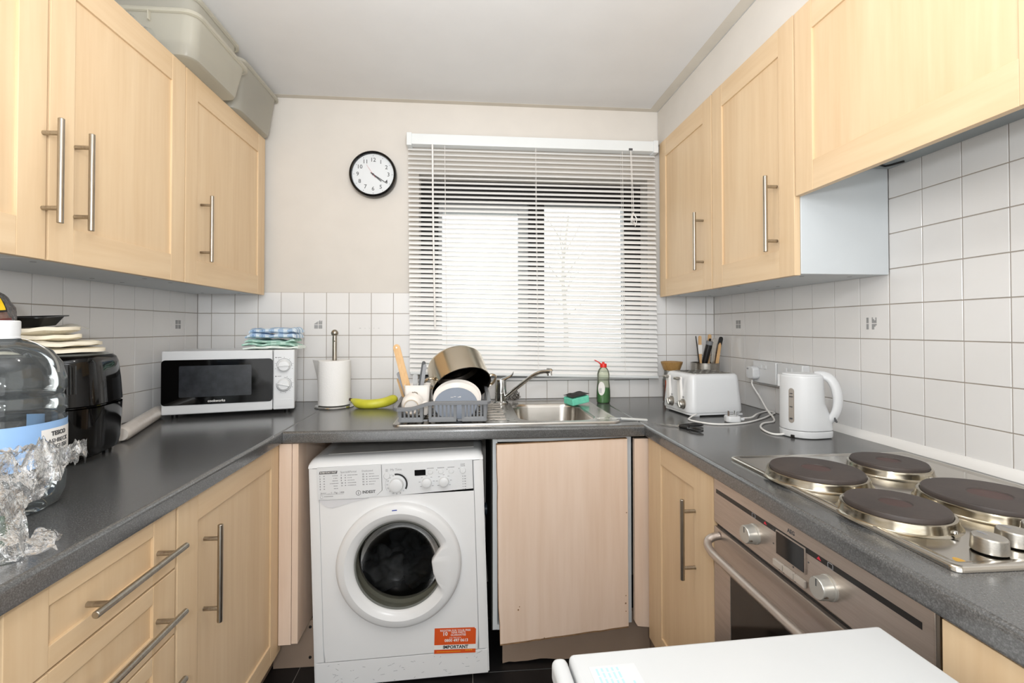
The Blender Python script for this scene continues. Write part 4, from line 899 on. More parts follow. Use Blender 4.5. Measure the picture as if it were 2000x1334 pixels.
b = new(); lathe(b, [(0.150, 0.0), (0.1475, 0.009), (0.143, 0.009), (0.140, 0.002), (0.150, -0.006)], 64, NY((DX, 0.0, DZ))); mk('seal', b, RUBBER, dr, **L)
b = new(); lathe(b, [(0.1435, 0.006), (0.137, 0.003), (0.128, -0.012), (0.117, -0.045), (0.085, -0.068), (0.04, -0.075), (0, -0.077)], 56, NY((DX, 0, DZ))); mk('glass_bowl', b, WASHG, dr, sm=70, **L)
b = new(); lathe(b, [(0.157, -0.05), (0.150, -0.07), (0.163, -0.09), (0.205, -0.10), (0.205, -0.36), (0, -0.37)], 48, NY((DX, 0, DZ))); mk('drum', b, DRUM, wm, sm=60, **L)
b = new(); lathe(b, [(0.158, -0.02), (0.157, -0.045), (0.146, -0.05), (0.150, -0.075), (0.158, -0.08)], 48, NY((DX, 0, DZ))); mk('door_gasket', b, plain('gasket_grey', '85867e', 0.5), wm, sm=60, **L)
for k in range(4):
    b = new(); blob(b, (DX + (-0.07, 0.05, 0.0, -0.03)[k], 0.17 + 0.02 * k, DZ - (0.085, 0.095, 0.045, 0.11)[k]), (0.085, 0.08, 0.075, 0.07)[k], k * 3.3, 4, 0.7, (1.1, 0.9, 0.75)); mk('laundry', b, CLOTHD if k != 0 else plain('grey_laundry', '34363c', 0.95, var=0.5, vs=30), wm, sm=80, **L)
b = new(); pr = [(0.001, 0.012), (0.001, 0.084), (0.003, 0.088), (0.03, 0.088), (0.03, 0.012)]; bx(b, -HW + 0.004, HW - 0.004, 0.0015, 0.03, 0.008, 0.0885, 0.003); kp = mk('kick_panel', b, WHITEM, wm, **L)
b = new(); rnd = random.Random(11)
for k in range(46):
    x, z = rnd.uniform(-0.26, 0.26), 0.012 + 0.07 * rnd.random() ** 1.4; l, a = rnd.uniform(0.003, 0.014), rnd.uniform(-0.7, 1.0)
    bb = new(); bx(b, -l / 2, l / 2, -0.0004, 0.0004, -0.00001, 0.0003, M=NY((x, 0.0014, z)) @ Matrix.Rotation(a, 4, 'Z')); bb.free()
mk('scuff', b, GREYL, kp, kind='stuff', **L)
for x in (-HW + 0.05, HW - 0.05):
    for y in (0.06, D - 0.05): mk('foot', lathe(new(), [(0, -0.002), (0.018, -0.002), (0.018, 0.006), (0.008, 0.008), (0.008, 0.02), (0, 0.02)], 14, Matrix.Translation((x, y, 0))), BLACK, wm, **L)
# orange sticker
sk = Matrix.Translation((0.175, -0.0004, 0.127)) @ Matrix.Rotation(R(3), 4, 'Y'); FS = sk @ frame((0, 0, 0), (1, 0, 0), (0, 0, 1)); sw, sh_ = 0.138, 0.084
b = new(); prism(b, [(-sw / 2, -sh_ / 2), (sw / 2, -sh_ / 2), (sw / 2, sh_ / 2 - 0.005), (sw / 2 - 0.006, sh_ / 2), (-sw / 2, sh_ / 2)], 0, 0.0004, FS); stk = mk('sticker', b, ORANGE, wm, label='orange sticker headed important', **L)
b = new(); prism(b, [(-sw / 2, -0.0285), (sw / 2, -0.0285), (sw / 2, -0.0135), (-sw / 2, -0.0135)], 0.0004, 0.0007, FS); mk('sticker_band', b, OFFW, stk, **L)
for s, sz, x, z, mt, bo in (('REGISTER FOR YOUR FREE', 0.0086, 0, 0.0335, OFFW, 0.0001), ('10', 0.0175, -0.034, 0.0225, OFFW, 0.0004), ('YEAR PARTS', 0.0088, 0.010, 0.0265, OFFW, 0.0001), ('GUARANTEE', 0.0088, 0.010, 0.0185, OFFW, 0.0001), ('CALL FREE NOW', 0.0052, 0, 0.0095, OFFW, 0), ('0800 497 0613', 0.0130, 0.004, 0.0005, OFFW, 0.0003), ('IMPORTANT', 0.0150, 0.002, -0.0212, BLACK, 0.0005)):
    text('sticker_text', s, sz, mt, stk, FS @ Matrix.Translation((x, z, 0.0006 if z > -0.01 else 0.0008)), local=True, bold=bo, ext=0.0001)
b = new()
for k in range(16): bx(b, -0.06 + 0.005 * k, -0.0565 + 0.005 * k, -0.0007, 0, -0.0365, -0.0352, M=sk)
for k in range(4): bx(b, 0.035 + 0.006 * k, 0.0395 + 0.006 * k, -0.0007, 0, -0.0335, -0.0315, M=sk)
mk('fine_print', b, YEL, stk, kind='stuff', **L)
# waste pipe in the gap beside the washer
b = new(); tube(b, spline([(1.266, -0.25, 0.487), (1.272, -0.25, 0.487), (1.281, -0.25, 0.487)], 3), 0.021, 16); lathe(b, [(0.021, 0), (0.025, 0.001), (0.025, 0.007), (0.021, 0.008)], 16, frame((1.272, -0.25, 0.487), (0, 1, 0), (0, 0, 1)))
mk('waste_pipe', b, plain('slate_blue_pipe', '3d4854', 0.35), c_sink, label='slate blue waste pipe stub') if False else mk('waste_pipe', b, plain('slate_blue_pipe', '3d4854', 0.35), [o for o in bpy.data.objects if o.name == 'sink_cabinet'][0], label='slate blue waste pipe stub')

# ------------------------------------------------------------------ sink, tap and what lies on it
sk_ = thing('kitchen_sink', 'stainless steel inset sink with drainer set in the back worktop', 'sink', (1.345, -0.34, WT))
def srect(x0, x1, y0, y1, r, z, bm, n=6): return ring(bm, [(x, y, z) for x, y in rrect(x1 - x0, y1 - y0, r, n, (x0 + x1) / 2, (y0 + y1) / 2)])
b = new(); X0, X1, Y0, Y1 = 0.945, 1.745, -0.583, -0.090
B0 = (1.386, 1.676, -0.540, -0.165)
def hole_rect(bm):                                            # rolled rim, then flat deck down to the bowl opening
    o = [srect(X0, X1, Y0, Y1, 0.03, WT + 0.0005, bm), srect(X0 + 0.002, X1 - 0.002, Y0 + 0.002, Y1 - 0.002, 0.028, WT + 0.005, bm), srect(X0 + 0.007, X1 - 0.007, Y0 + 0.007, Y1 - 0.007, 0.026, WT + 0.006, bm), srect(X0 + 0.016, X1 - 0.016, Y0 + 0.016, Y1 - 0.016, 0.024, WT + 0.0025, bm)]
    skin(bm, o, True, False, False); return o[-1]
deck = hole_rect(b)
rim = srect(*B0[:2], *B0[2:], 0.075, WT + 0.0025, b)
n = len(rim)
skin(b, [deck, rim], True, False, False)
mk('deck', b, SINKM, sk_, sm=40)
b = new(); x0, x1, y0, y1 = B0
skin(b, [srect(x0, x1, y0, y1, .075, WT + 0.0025, b), srect(x0 + .004, x1 - .004, y0 + .004, y1 - .004, .072, WT - 0.002, b), srect(x0 + .008, x1 - .008, y0 + .008, y1 - .008, .07, WT - 0.012, b), srect(x0 + .018, x1 - .018, y0 + .018, y1 - .018, .065, WT - .125, b), srect(x0 + .035, x1 - .035, y0 + .035, y1 - .035, .05, WT - .145, b), srect(x0 + .12, x1 - .12, y0 + .12, y1 - .12, .02, WT - .15, b)], True, False, True)
mk('bowl', b, SINKM, sk_, sm=60)
for k in range(7):
    b = new(); y = -0.50 + 0.055 * k; tube(b, [(0.99, y, WT + 0.0024), (1.0, y, WT + 0.0026), (1.33, y, WT + 0.0026), (1.34, y, WT + 0.0024)], 0.006, 8, flat=0.55); mk('drainer_rib', b, SINKM, sk_)
b = new()
for k in range(46):
    rnd2 = random.Random(k); x, y, r = 1.285 + 0.09 * rnd2.random(), -0.56 + 0.40 * rnd2.random(), rnd2.uniform(0.002, 0.006); lathe(b, [(r, 0), (r * 0.8, r * 0.22), (r * 0.3, r * 0.34), (0, r * 0.36)], 8, Matrix.Translation((x, y, WT + 0.0027)), sx=1.3)
mk('water_drop', b, glassy('water', (1, 1, 1, 1), 0.02, 1.9), sk_, kind='stuff')
tp = thing('kitchen_tap', 'chrome single-lever mixer tap with its spout swung over the bowl', 'tap', (1.347, -0.125, WT))
TB = Matrix.Translation((1.347, -0.125, WT + 0.0025))
b = new(); lathe(b, [(0, 0), (0.033, 0), (0.034, 0.003), (0.029, 0.008), (0.0265, 0.010), (0.0262, 0.042), (0.0268, 0.043), (0.0268, 0.046), (0.0262, 0.047), (0.026, 0.098), (0.024, 0.104), (0.0, 0.105)], 36, TB); mk('body', b, CHROME, tp)
b = new(); tube(b, spline([(1.350, -0.128, 1.0), (1.368, -0.142, 1.012), (1.390, -0.158, 1.026), (1.400, -0.165, 1.042)], 5), [.012, .012, .011, .010, .009, .0085, .008, .0075, .007, .0065, .006, .0055, .005, .0045, .004, .003], 10, flat=0.55); mk('lever', b, CHROME, tp)
b = new(); P0 = spline([(1.362, -0.132, 0.925), (1.40, -0.165, 0.962), (1.462, -0.215, 1.020), (1.492, -0.238, 1.042), (1.512, -0.253, 1.0505), (1.535, -0.270, 1.053)], 6); tube(b, P0, 0.0085, 14); mk('spout', b, CHROME, tp)
b = new(); tube(b, [(1.531, -0.267, 1.054), (1.545, -0.277, 1.054), (1.5452, -0.2772, 1.0535)], [0.0125, 0.0125, 0.010], 16); tube(b, [(1.538, -0.272, 1.054), (1.540, -0.274, 1.036)], 0.0105, 14); mk('nozzle', b, CHROME, tp)
b = new(); rnd = random.Random(5)
for k in range(70):
    u_ = Vector((rnd.gauss(0, 1), rnd.gauss(0, 1), rnd.gauss(0, 1))).normalized(); v_ = u_.orthogonal().normalized(); w_ = u_.cross(v_); c0 = Vector((1.405, -0.105, WT + 0.031)) + Vector((u_.x * 0.024, u_.y * 0.015, u_.z * 0.019)) * rnd.uniform(0.4, 1.0)
    rr = rnd.uniform(0.003, 0.008); ps = [c0 + (v_ * math.cos(2 * PI * i / 9) + w_ * math.sin(2 * PI * i / 9)) * rr + u_ * 0.0012 * i for i in range(11)]; ps = [Vector((p.x, p.y, max(p.z, WT + 0.0065))) for p in ps]; tube(b, ps, 0.0009, 4, caps=False)
mk('steel_scourer', b, plain('dark_steel_wool', '77736e', 0.3, metal=1), loc=(1.405, -0.105, WT + 0.004), label='wiry steel wool scourer beside the tap', cat='scourer', norm=False)
sg = thing('sponge', 'green washing-up sponge with a dark scouring top on the sink corner', 'sponge', (1.672, -0.195, WT + 0.004), R(24))
MS = Matrix.Rotation(R(-7), 4, 'Y') @ Matrix.Rotation(R(3), 4, 'X')
b = new(); bx(b, -0.045, 0.045, -0.033, 0.033, 0.005, 0.036, 0.005, 3, M=MS); mk('foam', b, GREENS, sg, local=True)
def pad(u, v): p = Vector((-0.046 + 0.092 * u, -0.034 + 0.068 * v, 0.037 + 0.003 * noise.noise(Vector((u * 4, v * 4, 1))))); return p
b = new(); sheet(b, pad, 14, 12); bmesh.ops.solidify(b, geom=b.faces[:], thickness=0.006); bmesh.ops.transform(b, matrix=MS @ Matrix.Translation((0, 0, 0.0062)), verts=b.verts); mk('scouring_pad', b, SCOUR, sg, local=True)
BQ = Matrix.Translation((1.803, -0.150, WT))
wu = thing('washing_up_liquid', 'washing-up liquid bottle with a red cap, a third full of green', 'bottle', (1.803, -0.150, WT))
full = [(0, 0.002), (0.026, 0.0), (0.030, 0.004), (0.031, 0.02), (0.0305, 0.055), (0.029, 0.075), (0.0265, 0.10), (0.0272, 0.118), (0.0275, 0.128), (0.024, 0.143), (0.017, 0.154), (0.0125, 0.158)]
b = new(); lathe(b, full, 34, BQ, sx=1, sy=0.72); mk('body', b, SOAPC, wu)
b = new(); lathe(b, [(0, 0.003), (0.025, 0.0015), (0.0292, 0.005), (0.0302, 0.02), (0.0297, 0.055), (0.0287, 0.068), (0, 0.068)], 34, BQ, sx=1, sy=0.72); mk('liquid', b, GREENL, wu)
b = new(); ps = [(0.0165 * math.cos(a), 0.030 * math.sin(a)) for a in [2 * PI * k / 28 for k in range(28)]]
cyl_ = lambda co: BQ @ Vector((0.0315 * math.sin(co[0] / 0.0315), -0.72 * 0.0315 * math.cos(co[0] / 0.0315) - 0.0004, co[1]))
vs = [b.verts.new(cyl_((x - 0.016, 0.066 + z))) for x, z in ps]; cv = b.verts.new(cyl_((-0.016, 0.066)))
for i in range(28): b.faces.new((vs[i], vs[(i + 1) % 28], cv))
lb = mk('label', b, OFFW, wu, sm=60)
b = new()
for k in range(6): bx(b, -0.006, 0.006, -0.0004, 0.0, 0, 0.0012, M=Matrix.Translation(cyl_((-0.020, 0.048 + 0.0035 * k))) @ Matrix.Rotation(-0.55, 4, 'Z'))
mk('fine_print', b, GREYL, lb, kind='stuff')
b = new(); lathe(b, [(0.0125, 0.158), (0.0150, 0.158), (0.0150, 0.172), (0.013, 0.175), (0.006, 0.176), (0.005, 0.182), (0, 0.183)], 24, BQ); cpv = mk('cap', b, RED, wu)
b = new(); bx(b, -0.012, 0.012, -0.009, 0.009, 0, 0.004, 0.0015, M=BQ @ Matrix.Translation((-0.030, 0, 0.183)) @ Matrix.Rotation(R(28), 4, 'Y')); tube(b, [BQ @ Vector((-0.012, 0, 0.174)), BQ @ Vector((-0.020, 0, 0.178))], 0.003, 6); mk('flip_lid', b, RED, cpv)
kn = thing('table_knife', 'knife with a pale handle lying over the sink corner', 'knife', (1.79, -0.545, WT + 0.0065))
b = new(); bx(b, 1.752, 1.842, -0.0, -0.0, 0, 0) if False else bx(b, -0.048, 0.048, -0.006, 0.006, 0.0, 0.008, 0.003, M=Matrix.Translation((1.797, -0.552, WT + 0.0012)) @ Matrix.Rotation(R(-7), 4, 'Z') @ Matrix.Rotation(R(3.2), 4, 'Y')); mk('handle', b, plain('pale_handle', 'c9c9c6', 0.35), kn)
b = new(); prism(b, [(0, -0.006), (0, 0.006), (-0.06, 0.008), (-0.085, 0.004), (-0.088, -0.002), (-0.07, -0.006)], 0, 0.0012, Matrix.Translation((1.752, -0.546, WT + 0.0085)) @ Matrix.Rotation(R(-7), 4, 'Z')); mk('blade', b, CHROME, kn)

# ------------------------------------------------------------------ dish rack and its load
dk = thing('dish_rack', 'grey plastic dish rack standing on the sink drainer', 'dish rack', (1.11, -0.37, WT + 0.005))
zb = WT + 0.0085
rx0, rx1, ry0, ry1 = 0.962, 1.270, -0.545, -0.200
b = new()
for k in range(13): bx(b, rx0 + 0.005 + k * (rx1 - rx0 - 0.018) / 12, rx0 + 0.012 + k * (rx1 - rx0 - 0.018) / 12, ry0, ry1, zb, zb + 0.005)
for y in (ry0, -0.43, -0.31, ry1 - 0.006): bx(b, rx0, rx1, y, y + 0.008, zb, zb + 0.006)
mk('base_grid', b, GREYP, dk)
def rimz(x): return 0.957 if x < 0.995 else 0.957 + 0.020 * (0.5 - 0.5 * math.cos(PI * min(1, (x - 0.995) / 0.09)))
def rim_sec(p, nrm): return [(p[0] + nrm[0] * a, p[1] + nrm[1] * a, p[2] + c) for a, c in ((-0.004, -0.010), (0.010, -0.009), (0.011, 0.0), (0.006, 0.004), (-0.004, 0.003))]
path = [((x, ry0 - 0.013, rimz(x)), (0, -1)) for x in [rx0 + (rx1 - rx0) * k / 20 for k in range(21)]]
for k in range(1, 4): a = R(-90 + 30 * k - 0); path.append(((rx1 + 0.003 * math.cos(a) , ry0 - 0.010 + 0.004 * k, 0.978), (math.cos(a), math.sin(a))))
path += [((rx1 + 0.004, ry0 + (ry1 - ry0) * k / 8, 0.978 + 0.012 * k / 8), (1, 0)) for k in range(1, 9)]
path += [((rx1 - (rx1 - rx0) * k / 8, ry1 + 0.006, 0.990 - 0.010 * k / 8), (0, 1)) for k in range(0, 9)]
path += [((rx0 - 0.006, ry1 - (ry1 - ry0) * k / 8, 0.980 - 0.023 * k / 8), (-1, 0)) for k in range(0, 9)]
b = new(); rs = [ring(b, rim_sec(p, n_)) for p, n_ in path]; skin(b, rs + [rs[0]], True, False, False); mk('rim', b, GREYP, dk, sm=50)
def bars(bm, p0, p1, n_, zlo, zhi, t=0.0055, d=0.003, lean=(0, 0), skip=()):
    p0, p1 = Vector(p0), Vector(p1); u_ = (p1 - p0).normalized(); q = Vector((-u_.y, u_.x))
    for k in range(n_):
        if k in skip: continue
        c0 = p0 + (p1 - p0) * k / (n_ - 1); zt = zhi(c0.x) if callable(zhi) else zhi; c1 = c0 + Vector(lean)
        lo = [c0 + u_ * s1 * t / 2 + q * s2 * d / 2 for s1, s2 in ((1, 1), (-1, 1), (-1, -1), (1, -1))]; hi = [c1 + u_ * s1 * t / 2 + q * s2 * d / 2 for s1, s2 in ((1, 1), (-1, 1), (-1, -1), (1, -1))]
        skin(bm, [ring(bm, [(v.x, v.y, zlo) for v in lo]), ring(bm, [(v.x, v.y, zt - 0.006) for v in hi])])
for x0, x1, nb in ((0.966, 1.048, 6), (1.068, 1.163, 7), (1.182, 1.267, 7)):
    b = new(); bars(b, (x0 + 0.006, ry0 - 0.004), (x1 - 0.006, ry0 - 0.004), nb, zb + 0.002, rimz, 0.0062, 0.004, (0, -0.008))
    bx(b, x0, x1, ry0 - 0.008, ry0 - 0.001, zb - 0.002, zb + 0.016, 0.003)
    for xx in (x0, x1 - 0.009): skin(b, [ring(b, [(xx, ry0 - 0.007, zb), (xx + 0.009, ry0 - 0.007, zb), (xx + 0.009, ry0 + 0.018, zb), (xx, ry0 + 0.018, zb)]), ring(b, [(xx - 0.001, ry0 - 0.014, rimz(xx) - 0.007), (xx + 0.010, ry0 - 0.014, rimz(xx) - 0.007), (xx + 0.010, ry0 + 0.018, rimz(xx) - 0.012), (xx - 0.001, ry0 + 0.018, rimz(xx) - 0.012)])])
    mk('front_pocket', b, GREYP, dk)
b = new(); bars(b, (rx1 - 0.002, ry0 + 0.03), (rx1 - 0.002, ry1 - 0.01), 14, zb + 0.002, 0.984, 0.010, 0.003, (0.006, 0)); bars(b, (rx0 + 0.002, ry0 + 0.03), (rx0 + 0.002, ry1 - 0.01), 14, zb + 0.002, 0.968, 0.010, 0.003, (-0.008, 0)); bars(b, (rx0 + 0.01, ry1), (rx1 - 0.01, ry1), 13, zb + 0.002, 0.984, 0.010, 0.003, (0, 0.006)); mk('side_bars', b, GREYP, dk, kind='stuff')
Zr = zb + 0.0065
cu = thing('cutlery_cup', 'white tapered cutlery cup with a faint brown motif in the rack', 'cup', (1.018, -0.432, Zr))
b = new(); sec = lambda w_, z, o=0: ring(b, [(1.018 + x, -0.432 + y, z) for x, y in rrect(w_, w_ * 0.86, 0.010, 4)])
skin(b, [sec(0.074, Zr + 0.0005), sec(0.078, Zr + 0.004), sec(0.093, Zr + 0.106), sec(0.095, Zr + 0.107), sec(0.095, Zr + 0.110), sec(0.090, Zr + 0.110), sec(0.074, Zr + 0.006)], True, True, True); mk('cup', b, CERAM, cu)
b = new()
for dx, dz, l, a in ((-0.012, 0.083, .008, 1.3), (-0.006, 0.085, .008, 0.4), (0.002, 0.084, .008, -0.3), (0.006, 0.080, .007, -1.2), (-0.002, 0.078, .005, 0.2)): bx(b, -l / 2, l / 2, -0.0015, 0.0015, 0, 0.0006, M=NY((1.014 + dx, -0.4708 - (dz - 0.083) * 0.06, Zr + dz)) @ Matrix.Rotation(a, 4, 'Z'))
mk('motif', b, plain('brown_motif', '8f8272', 0.5), cu)
def stick(name, label, cat, p0, p1, w0, w1, th, mat, grp=None, hole=False, tip=0.5, tiltdir=None):
    p0, p1 = Vector(p0), Vector(p1); Y = (p1 - p0).normalized(); X = Vector((1, 0, 0)); X = (X - Y * X.dot(Y)).normalized(); Z = X.cross(Y); L_ = (p1 - p0).length
    F = frame(p0, X, Y); t = thing(name, label, cat, tuple(p0), group=grp)
    poly = [(-w0 / 2, 0), (w0 / 2, 0)]; n_ = 8
    for k in range(n_ + 1): a = PI * k / n_; poly.append((w1 / 2 * math.cos(a), L_ - w1 * tip + w1 * tip * math.sin(a)))
    b = new(); prism(b, poly, -th / 2, th / 2, F); es = [e for e in b.edges]; bmesh.ops.bevel(b, geom=es, offset=th * 0.22, segments=2, affect='EDGES'); mk('shaft', b, mat, t)
    if hole: mk('hang_hole', lathe(new(), [(0, 0.0004), (0.0032, 0.0003), (0.0032, 0)], 12, F @ Matrix.Translation((0, L_ - w1 * 0.5, th / 2))), OFFW, t)
    return t, F, L_
stick('wooden_spatula', 'wooden spatula standing handle up in the white cutlery cup', 'spatula', (1.000, -0.432, Zr + 0.012), (0.9325, -0.405, 1.172), 0.028, 0.026, 0.007, WOODT, hole=True)
stick('wooden_spoon', 'thin wooden handle leaning out low left of the cutlery cup', 'spoon', (0.972, -0.372, Zr + 0.004), (0.938, -0.392, 1.043), 0.010, 0.010, 0.006, WOODT)
t, F, L_ = stick('fish_slice', 'grey fish slice leaning left in the white cutlery cup', 'fish slice', (0.995, -0.428, Zr + 0.014), (0.942, -0.405, 1.068), 0.012, 0.017, 0.004, GREYL)
stick('kitchen_knife', 'black-handled knife leaning right in the white cutlery cup', 'knife', (1.010, -0.426, Zr + 0.012), (1.037, -0.396, 1.108), 0.012, 0.014, 0.009, BLACK)
stick('table_spatula', 'grey flat tool beside the black knife in the cutlery cup', 'spatula', (1.020, -0.440, Zr + 0.012), (1.043, -0.420, 1.098), 0.012, 0.013, 0.003, plain('grey_flat', '8b8c8f', 0.45))
stick('clear_spatula', 'clear plastic tool at the back of the cutlery cup', 'spatula', (1.006, -0.41, Zr + 0.012), (1.004, -0.40, 1.060), 0.014, 0.018, 0.003, glassy('clear_plastic', (0.9, 0.92, 0.93, 1), 0.1, 1.5, 0.25))
# mug on its side behind the front left pocket
mgt = thing('mug', 'white mug lying on its side at the front left of the rack', 'mug', (1.005, -0.50, Zr + 0.036))
FM = frame((1.004, -0.520, Zr + 0.0400), (1, 0, 0), (0, 0, 1)) @ Matrix.Rotation(R(6), 4, 'X')
b = new(); lathe(b, [(0, -0.003), (0.022, -0.003), (0.0235, 0.0), (0.027, 0.0), (0.0285, -0.0025), (0.034, -0.008), (0.038, -0.020), (0.0395, -0.044), (0.038, -0.045), (0.0365, -0.022), (0, -0.010)], 40, FM); mk('cup', b, CERAM, mgt, sm=50)
b = new(); arc(b, FM @ Matrix.Translation((0, 0, -0.0003)), 0.0236, 0.0270, 0, 2 * PI, 36, 0.0006); mk('foot_ring', b, plain('beige_line', 'c9b7a2', 0.6), mgt, label='unglazed beige foot ring')
b = new(); tube(b, spline([FM @ Vector(p) for p in ((0.037, 0.006, -0.016), (0.050, 0.010, -0.018), (0.052, 0.010, -0.032), (0.0385, 0.006, -0.038))], 5), 0.0042, 8); mk('handle', b, CERAM, mgt)
# plates leaning back
def plate(name, label, cat, c0, r, lean, mat, deep=0.012, bowl=False, grp=None):
    F = Matrix.Translation(c0) @ Matrix.Rotation(R(90 - lean), 4, 'X'); t = thing(name, label, cat, tuple(c0), group=grp); b = new()
    if not bowl: pr = [(0, 0.0), (r * 0.55, 0.0), (r * 0.62, 0.002), (r * 0.95, deep), (r, deep + 0.001), (r, deep - 0.002), (r * 0.97, deep - 0.004), (r * 0.62, -0.003), (r * 0.55, -0.005), (0, -0.005)]
    else: pr = [(0, 0.004), (r * 0.9, 0.004), (r * 0.985, 0.003), (r, 0.0005), (r, -0.004), (r * 0.9, -0.007), (0, -0.007)]
    lathe(b, pr, 56, F); mk('dish', b, mat, t, sm=40); return t, F
plate('plate', 'white plate at the back of the rack, against the pot', 'plate', (1.163, -0.413, 0.9645), 0.090, 50, CERAM, grp='plates in the dish rack')
plate('plate', 'white plate in the rack between the back plate and grey-blue one', 'plate', (1.161, -0.440, 0.9605), 0.085, 50, CERAM, grp='plates in the dish rack')
t, F = plate('plate', 'grey-blue plate at the front of the plates in the rack', 'plate', (1.159, -0.467, 0.9555), 0.079, 50, BLUEC, bowl=True, grp='plates in the dish rack')
b = new()
for k, (x, l) in enumerate(((-0.02, .010), (-0.008, .008), (0.006, .012), (0.012, .006))): bx(b, x, x + l, 0.028 + 0.003 * (k % 2), 0.0295 + 0.003 * (k % 2), 0.0041, 0.0044, M=F)
mk('print', b, OFFW, t)
# big pot lying mouth down over the plates
ax = Vector((-0.26, 0.66, 0.70)).normalized(); rc = Vector((1.180, -0.315, 0.998)); Xp = Vector((1.0, 0.0, 0.06)); Xp = (Xp - ax * Xp.dot(ax)).normalized(); Xp = (Xp * math.cos(R(17)) + ax.cross(Xp) * math.sin(R(17))).normalized(); Yp = ax.cross(Xp); FP = frame(rc, Xp, Yp)
po = thing('cooking_pot', 'large stainless steel pot tipped mouth forward behind the plates', 'pot', tuple(rc)); Rp = 0.117; Hp = 0.128
b = new(); lathe(b, [(Rp + 0.003, 0.0), (Rp + 0.003, 0.003), (Rp, 0.005), (Rp, Hp - 0.018), (Rp - 0.005, Hp - 0.006), (Rp - 0.016, Hp), (0, Hp + 0.001)], 60, FP); mk('body', b, POTM, po)
b = new(); lathe(b, [(Rp + 0.003, 0.0), (Rp - 0.0015, 0.0005), (Rp - 0.0025, 0.006), (Rp - 0.0025, Hp - 0.02), (Rp - 0.016, Hp - 0.004), (0, Hp - 0.003)], 60, FP); mk('inside', b, POTIN, po, label='dark inside of the pot')
for s in (-1, 1):
    b = new(); pts = [FP @ Vector((s * (Rp + d_), e, 0.026)) for d_, e in ((0.0, -0.030), (0.012, -0.034), (0.030, -0.024), (0.034, 0.0), (0.030, 0.024), (0.012, 0.034), (0.0, 0.030))]
    tube(b, spline(pts, 4), 0.0062, 9, flat=0.7); hd = mk('handle', b, POTM, po)
    for e in (-0.030, 0.030): mk('rivet_plate', lathe(new(), [(0, 0.003), (0.006, 0.002), (0.008, 0)], 10, frame(FP @ Vector((s * (Rp - 0.0005), e, 0.026)), FP.to_3x3() @ Vector((0, s, 0)), FP.to_3x3() @ Vector((0, 0, 1)))), POTM, hd)

# ------------------------------------------------------------------ toaster (local: front with levers at x = 0, length along +x, near side at y = 0)
TO = (2.020, -0.512, WT); ta = R(5.5); to = thing('toaster', 'white four-slice toaster with two levers at its end', 'toaster', TO, ta)
TLn, TWd, TH = 0.226, 0.205, 0.158
b = new()
def tsec(z, i): return ring(b, [(x, y, z) for x, y in rrect(TLn - 2 * i, TWd - 2 * i, 0.030 - i * 0.4, 5, TLn / 2 + 0.006, TWd / 2)])
skin(b, [tsec(0.014, 0.0), tsec(0.018, -0.002), tsec(0.04, -0.001), tsec(TH - 0.022, 0.007), tsec(TH - 0.008, 0.010), tsec(TH - 0.002, 0.015), tsec(TH, 0.022)]); mk('body', b, WHITE, to, local=True, sm=50)
b = new(); skin(b, [ring(b, [(x, y, z) for x, y in rrect(TLn - 0.004, TWd - 0.004, 0.03, 5, TLn / 2 + 0.006, TWd / 2)]) for z in (0.006, 0.014)])
for x in (0.02, 0.20): bx(b, x, x + 0.03, 0.006, 0.03, 0.0, 0.008, 0.002); bx(b, x, x + 0.03, TWd - 0.03, TWd - 0.006, 0.0, 0.008, 0.002)
mk('base', b, WHITE, to, local=True)
b = new(); prism(b, rrect(TLn - 0.062, TWd - 0.055, 0.012, 4, TLn / 2 + 0.010, TWd / 2), TH, TH + 0.0012); mk('top_plate', b, STEEL, to, local=True)
for k in range(4):
    yc = 0.045 + k * 0.0385; b = new(); bx(b, 0.045, TLn - 0.030, yc - 0.011, yc + 0.011, TH + 0.001, TH + 0.0018); mk('bread_slot', b, BLACK, to, local=True)
    b = new()
    for q in range(6): tube(b, [(0.05 + 0.028 * q, yc - 0.009, TH + 0.0022), (0.05 + 0.028 * q, yc + 0.009, TH + 0.0022)], 0.0009, 5)
    for yy in (-0.006, 0.006): tube(b, [(0.045, yc + yy, TH + 0.002), (TLn - 0.03, yc + yy, TH + 0.002)], 0.0009, 5)
    mk('slot_wires', b, STEEL, to, local=True, kind='stuff')
for yc in (0.064, 0.146):
    b = new(); Fq = frame((0.007, yc, 0.045), (0, -1, 0), (-0.045, 0, 1)); prism(b, rrect(0.020, 0.098, 0.008, 4, 0, 0.052), -0.004, 0.0065, Fq); mk('lever_track', b, OFFW, to, local=True)
    b = new(); bx(b, -0.012, 0.012, 0.090, 0.100, 0.004, 0.022, 0.003, M=Fq); mk('lever', b, STEEL, to, local=True)
    Fk = frame((0.0035, yc - 0.018, 0.043), (0, -1, 0), (-0.05, 0, 1)); b = new(); lathe(b, [(0, 0.017), (0.012, 0.016), (0.0145, 0.012), (0.0155, 0.002), (0.0195, 0.001), (0.0195, -0.004)], 28, Fk); k_ = mk('browning_dial', b, STEEL, to, local=True)
    b = new(); bx(b, -0.0025, 0.0025, -0.013, 0.013, 0.012, 0.020, 0.001, M=Fk @ Matrix.Rotation(0.5, 4, 'Z')); mk('grip', b, CHROME, k_, local=True)
    b = new(); lathe(b, [(0, 0.003), (0.003, 0.002), (0.003, -0.001)], 10, frame((0.0045, yc - 0.021, 0.070), (0, -1, 0), (0, 0, 1))); mk('button', b, GREYL, to, local=True)
b = new(); bx(b, 0.001, 0.003, 0.082, 0.096, 0.038, 0.040); mk('print', b, GREYL, to, local=True)
def cord(label, pts, par, r=0.0032): return mk('power_cord', tube(new(), spline(pts, 7), r, 8), OFFW, par, sm=60)
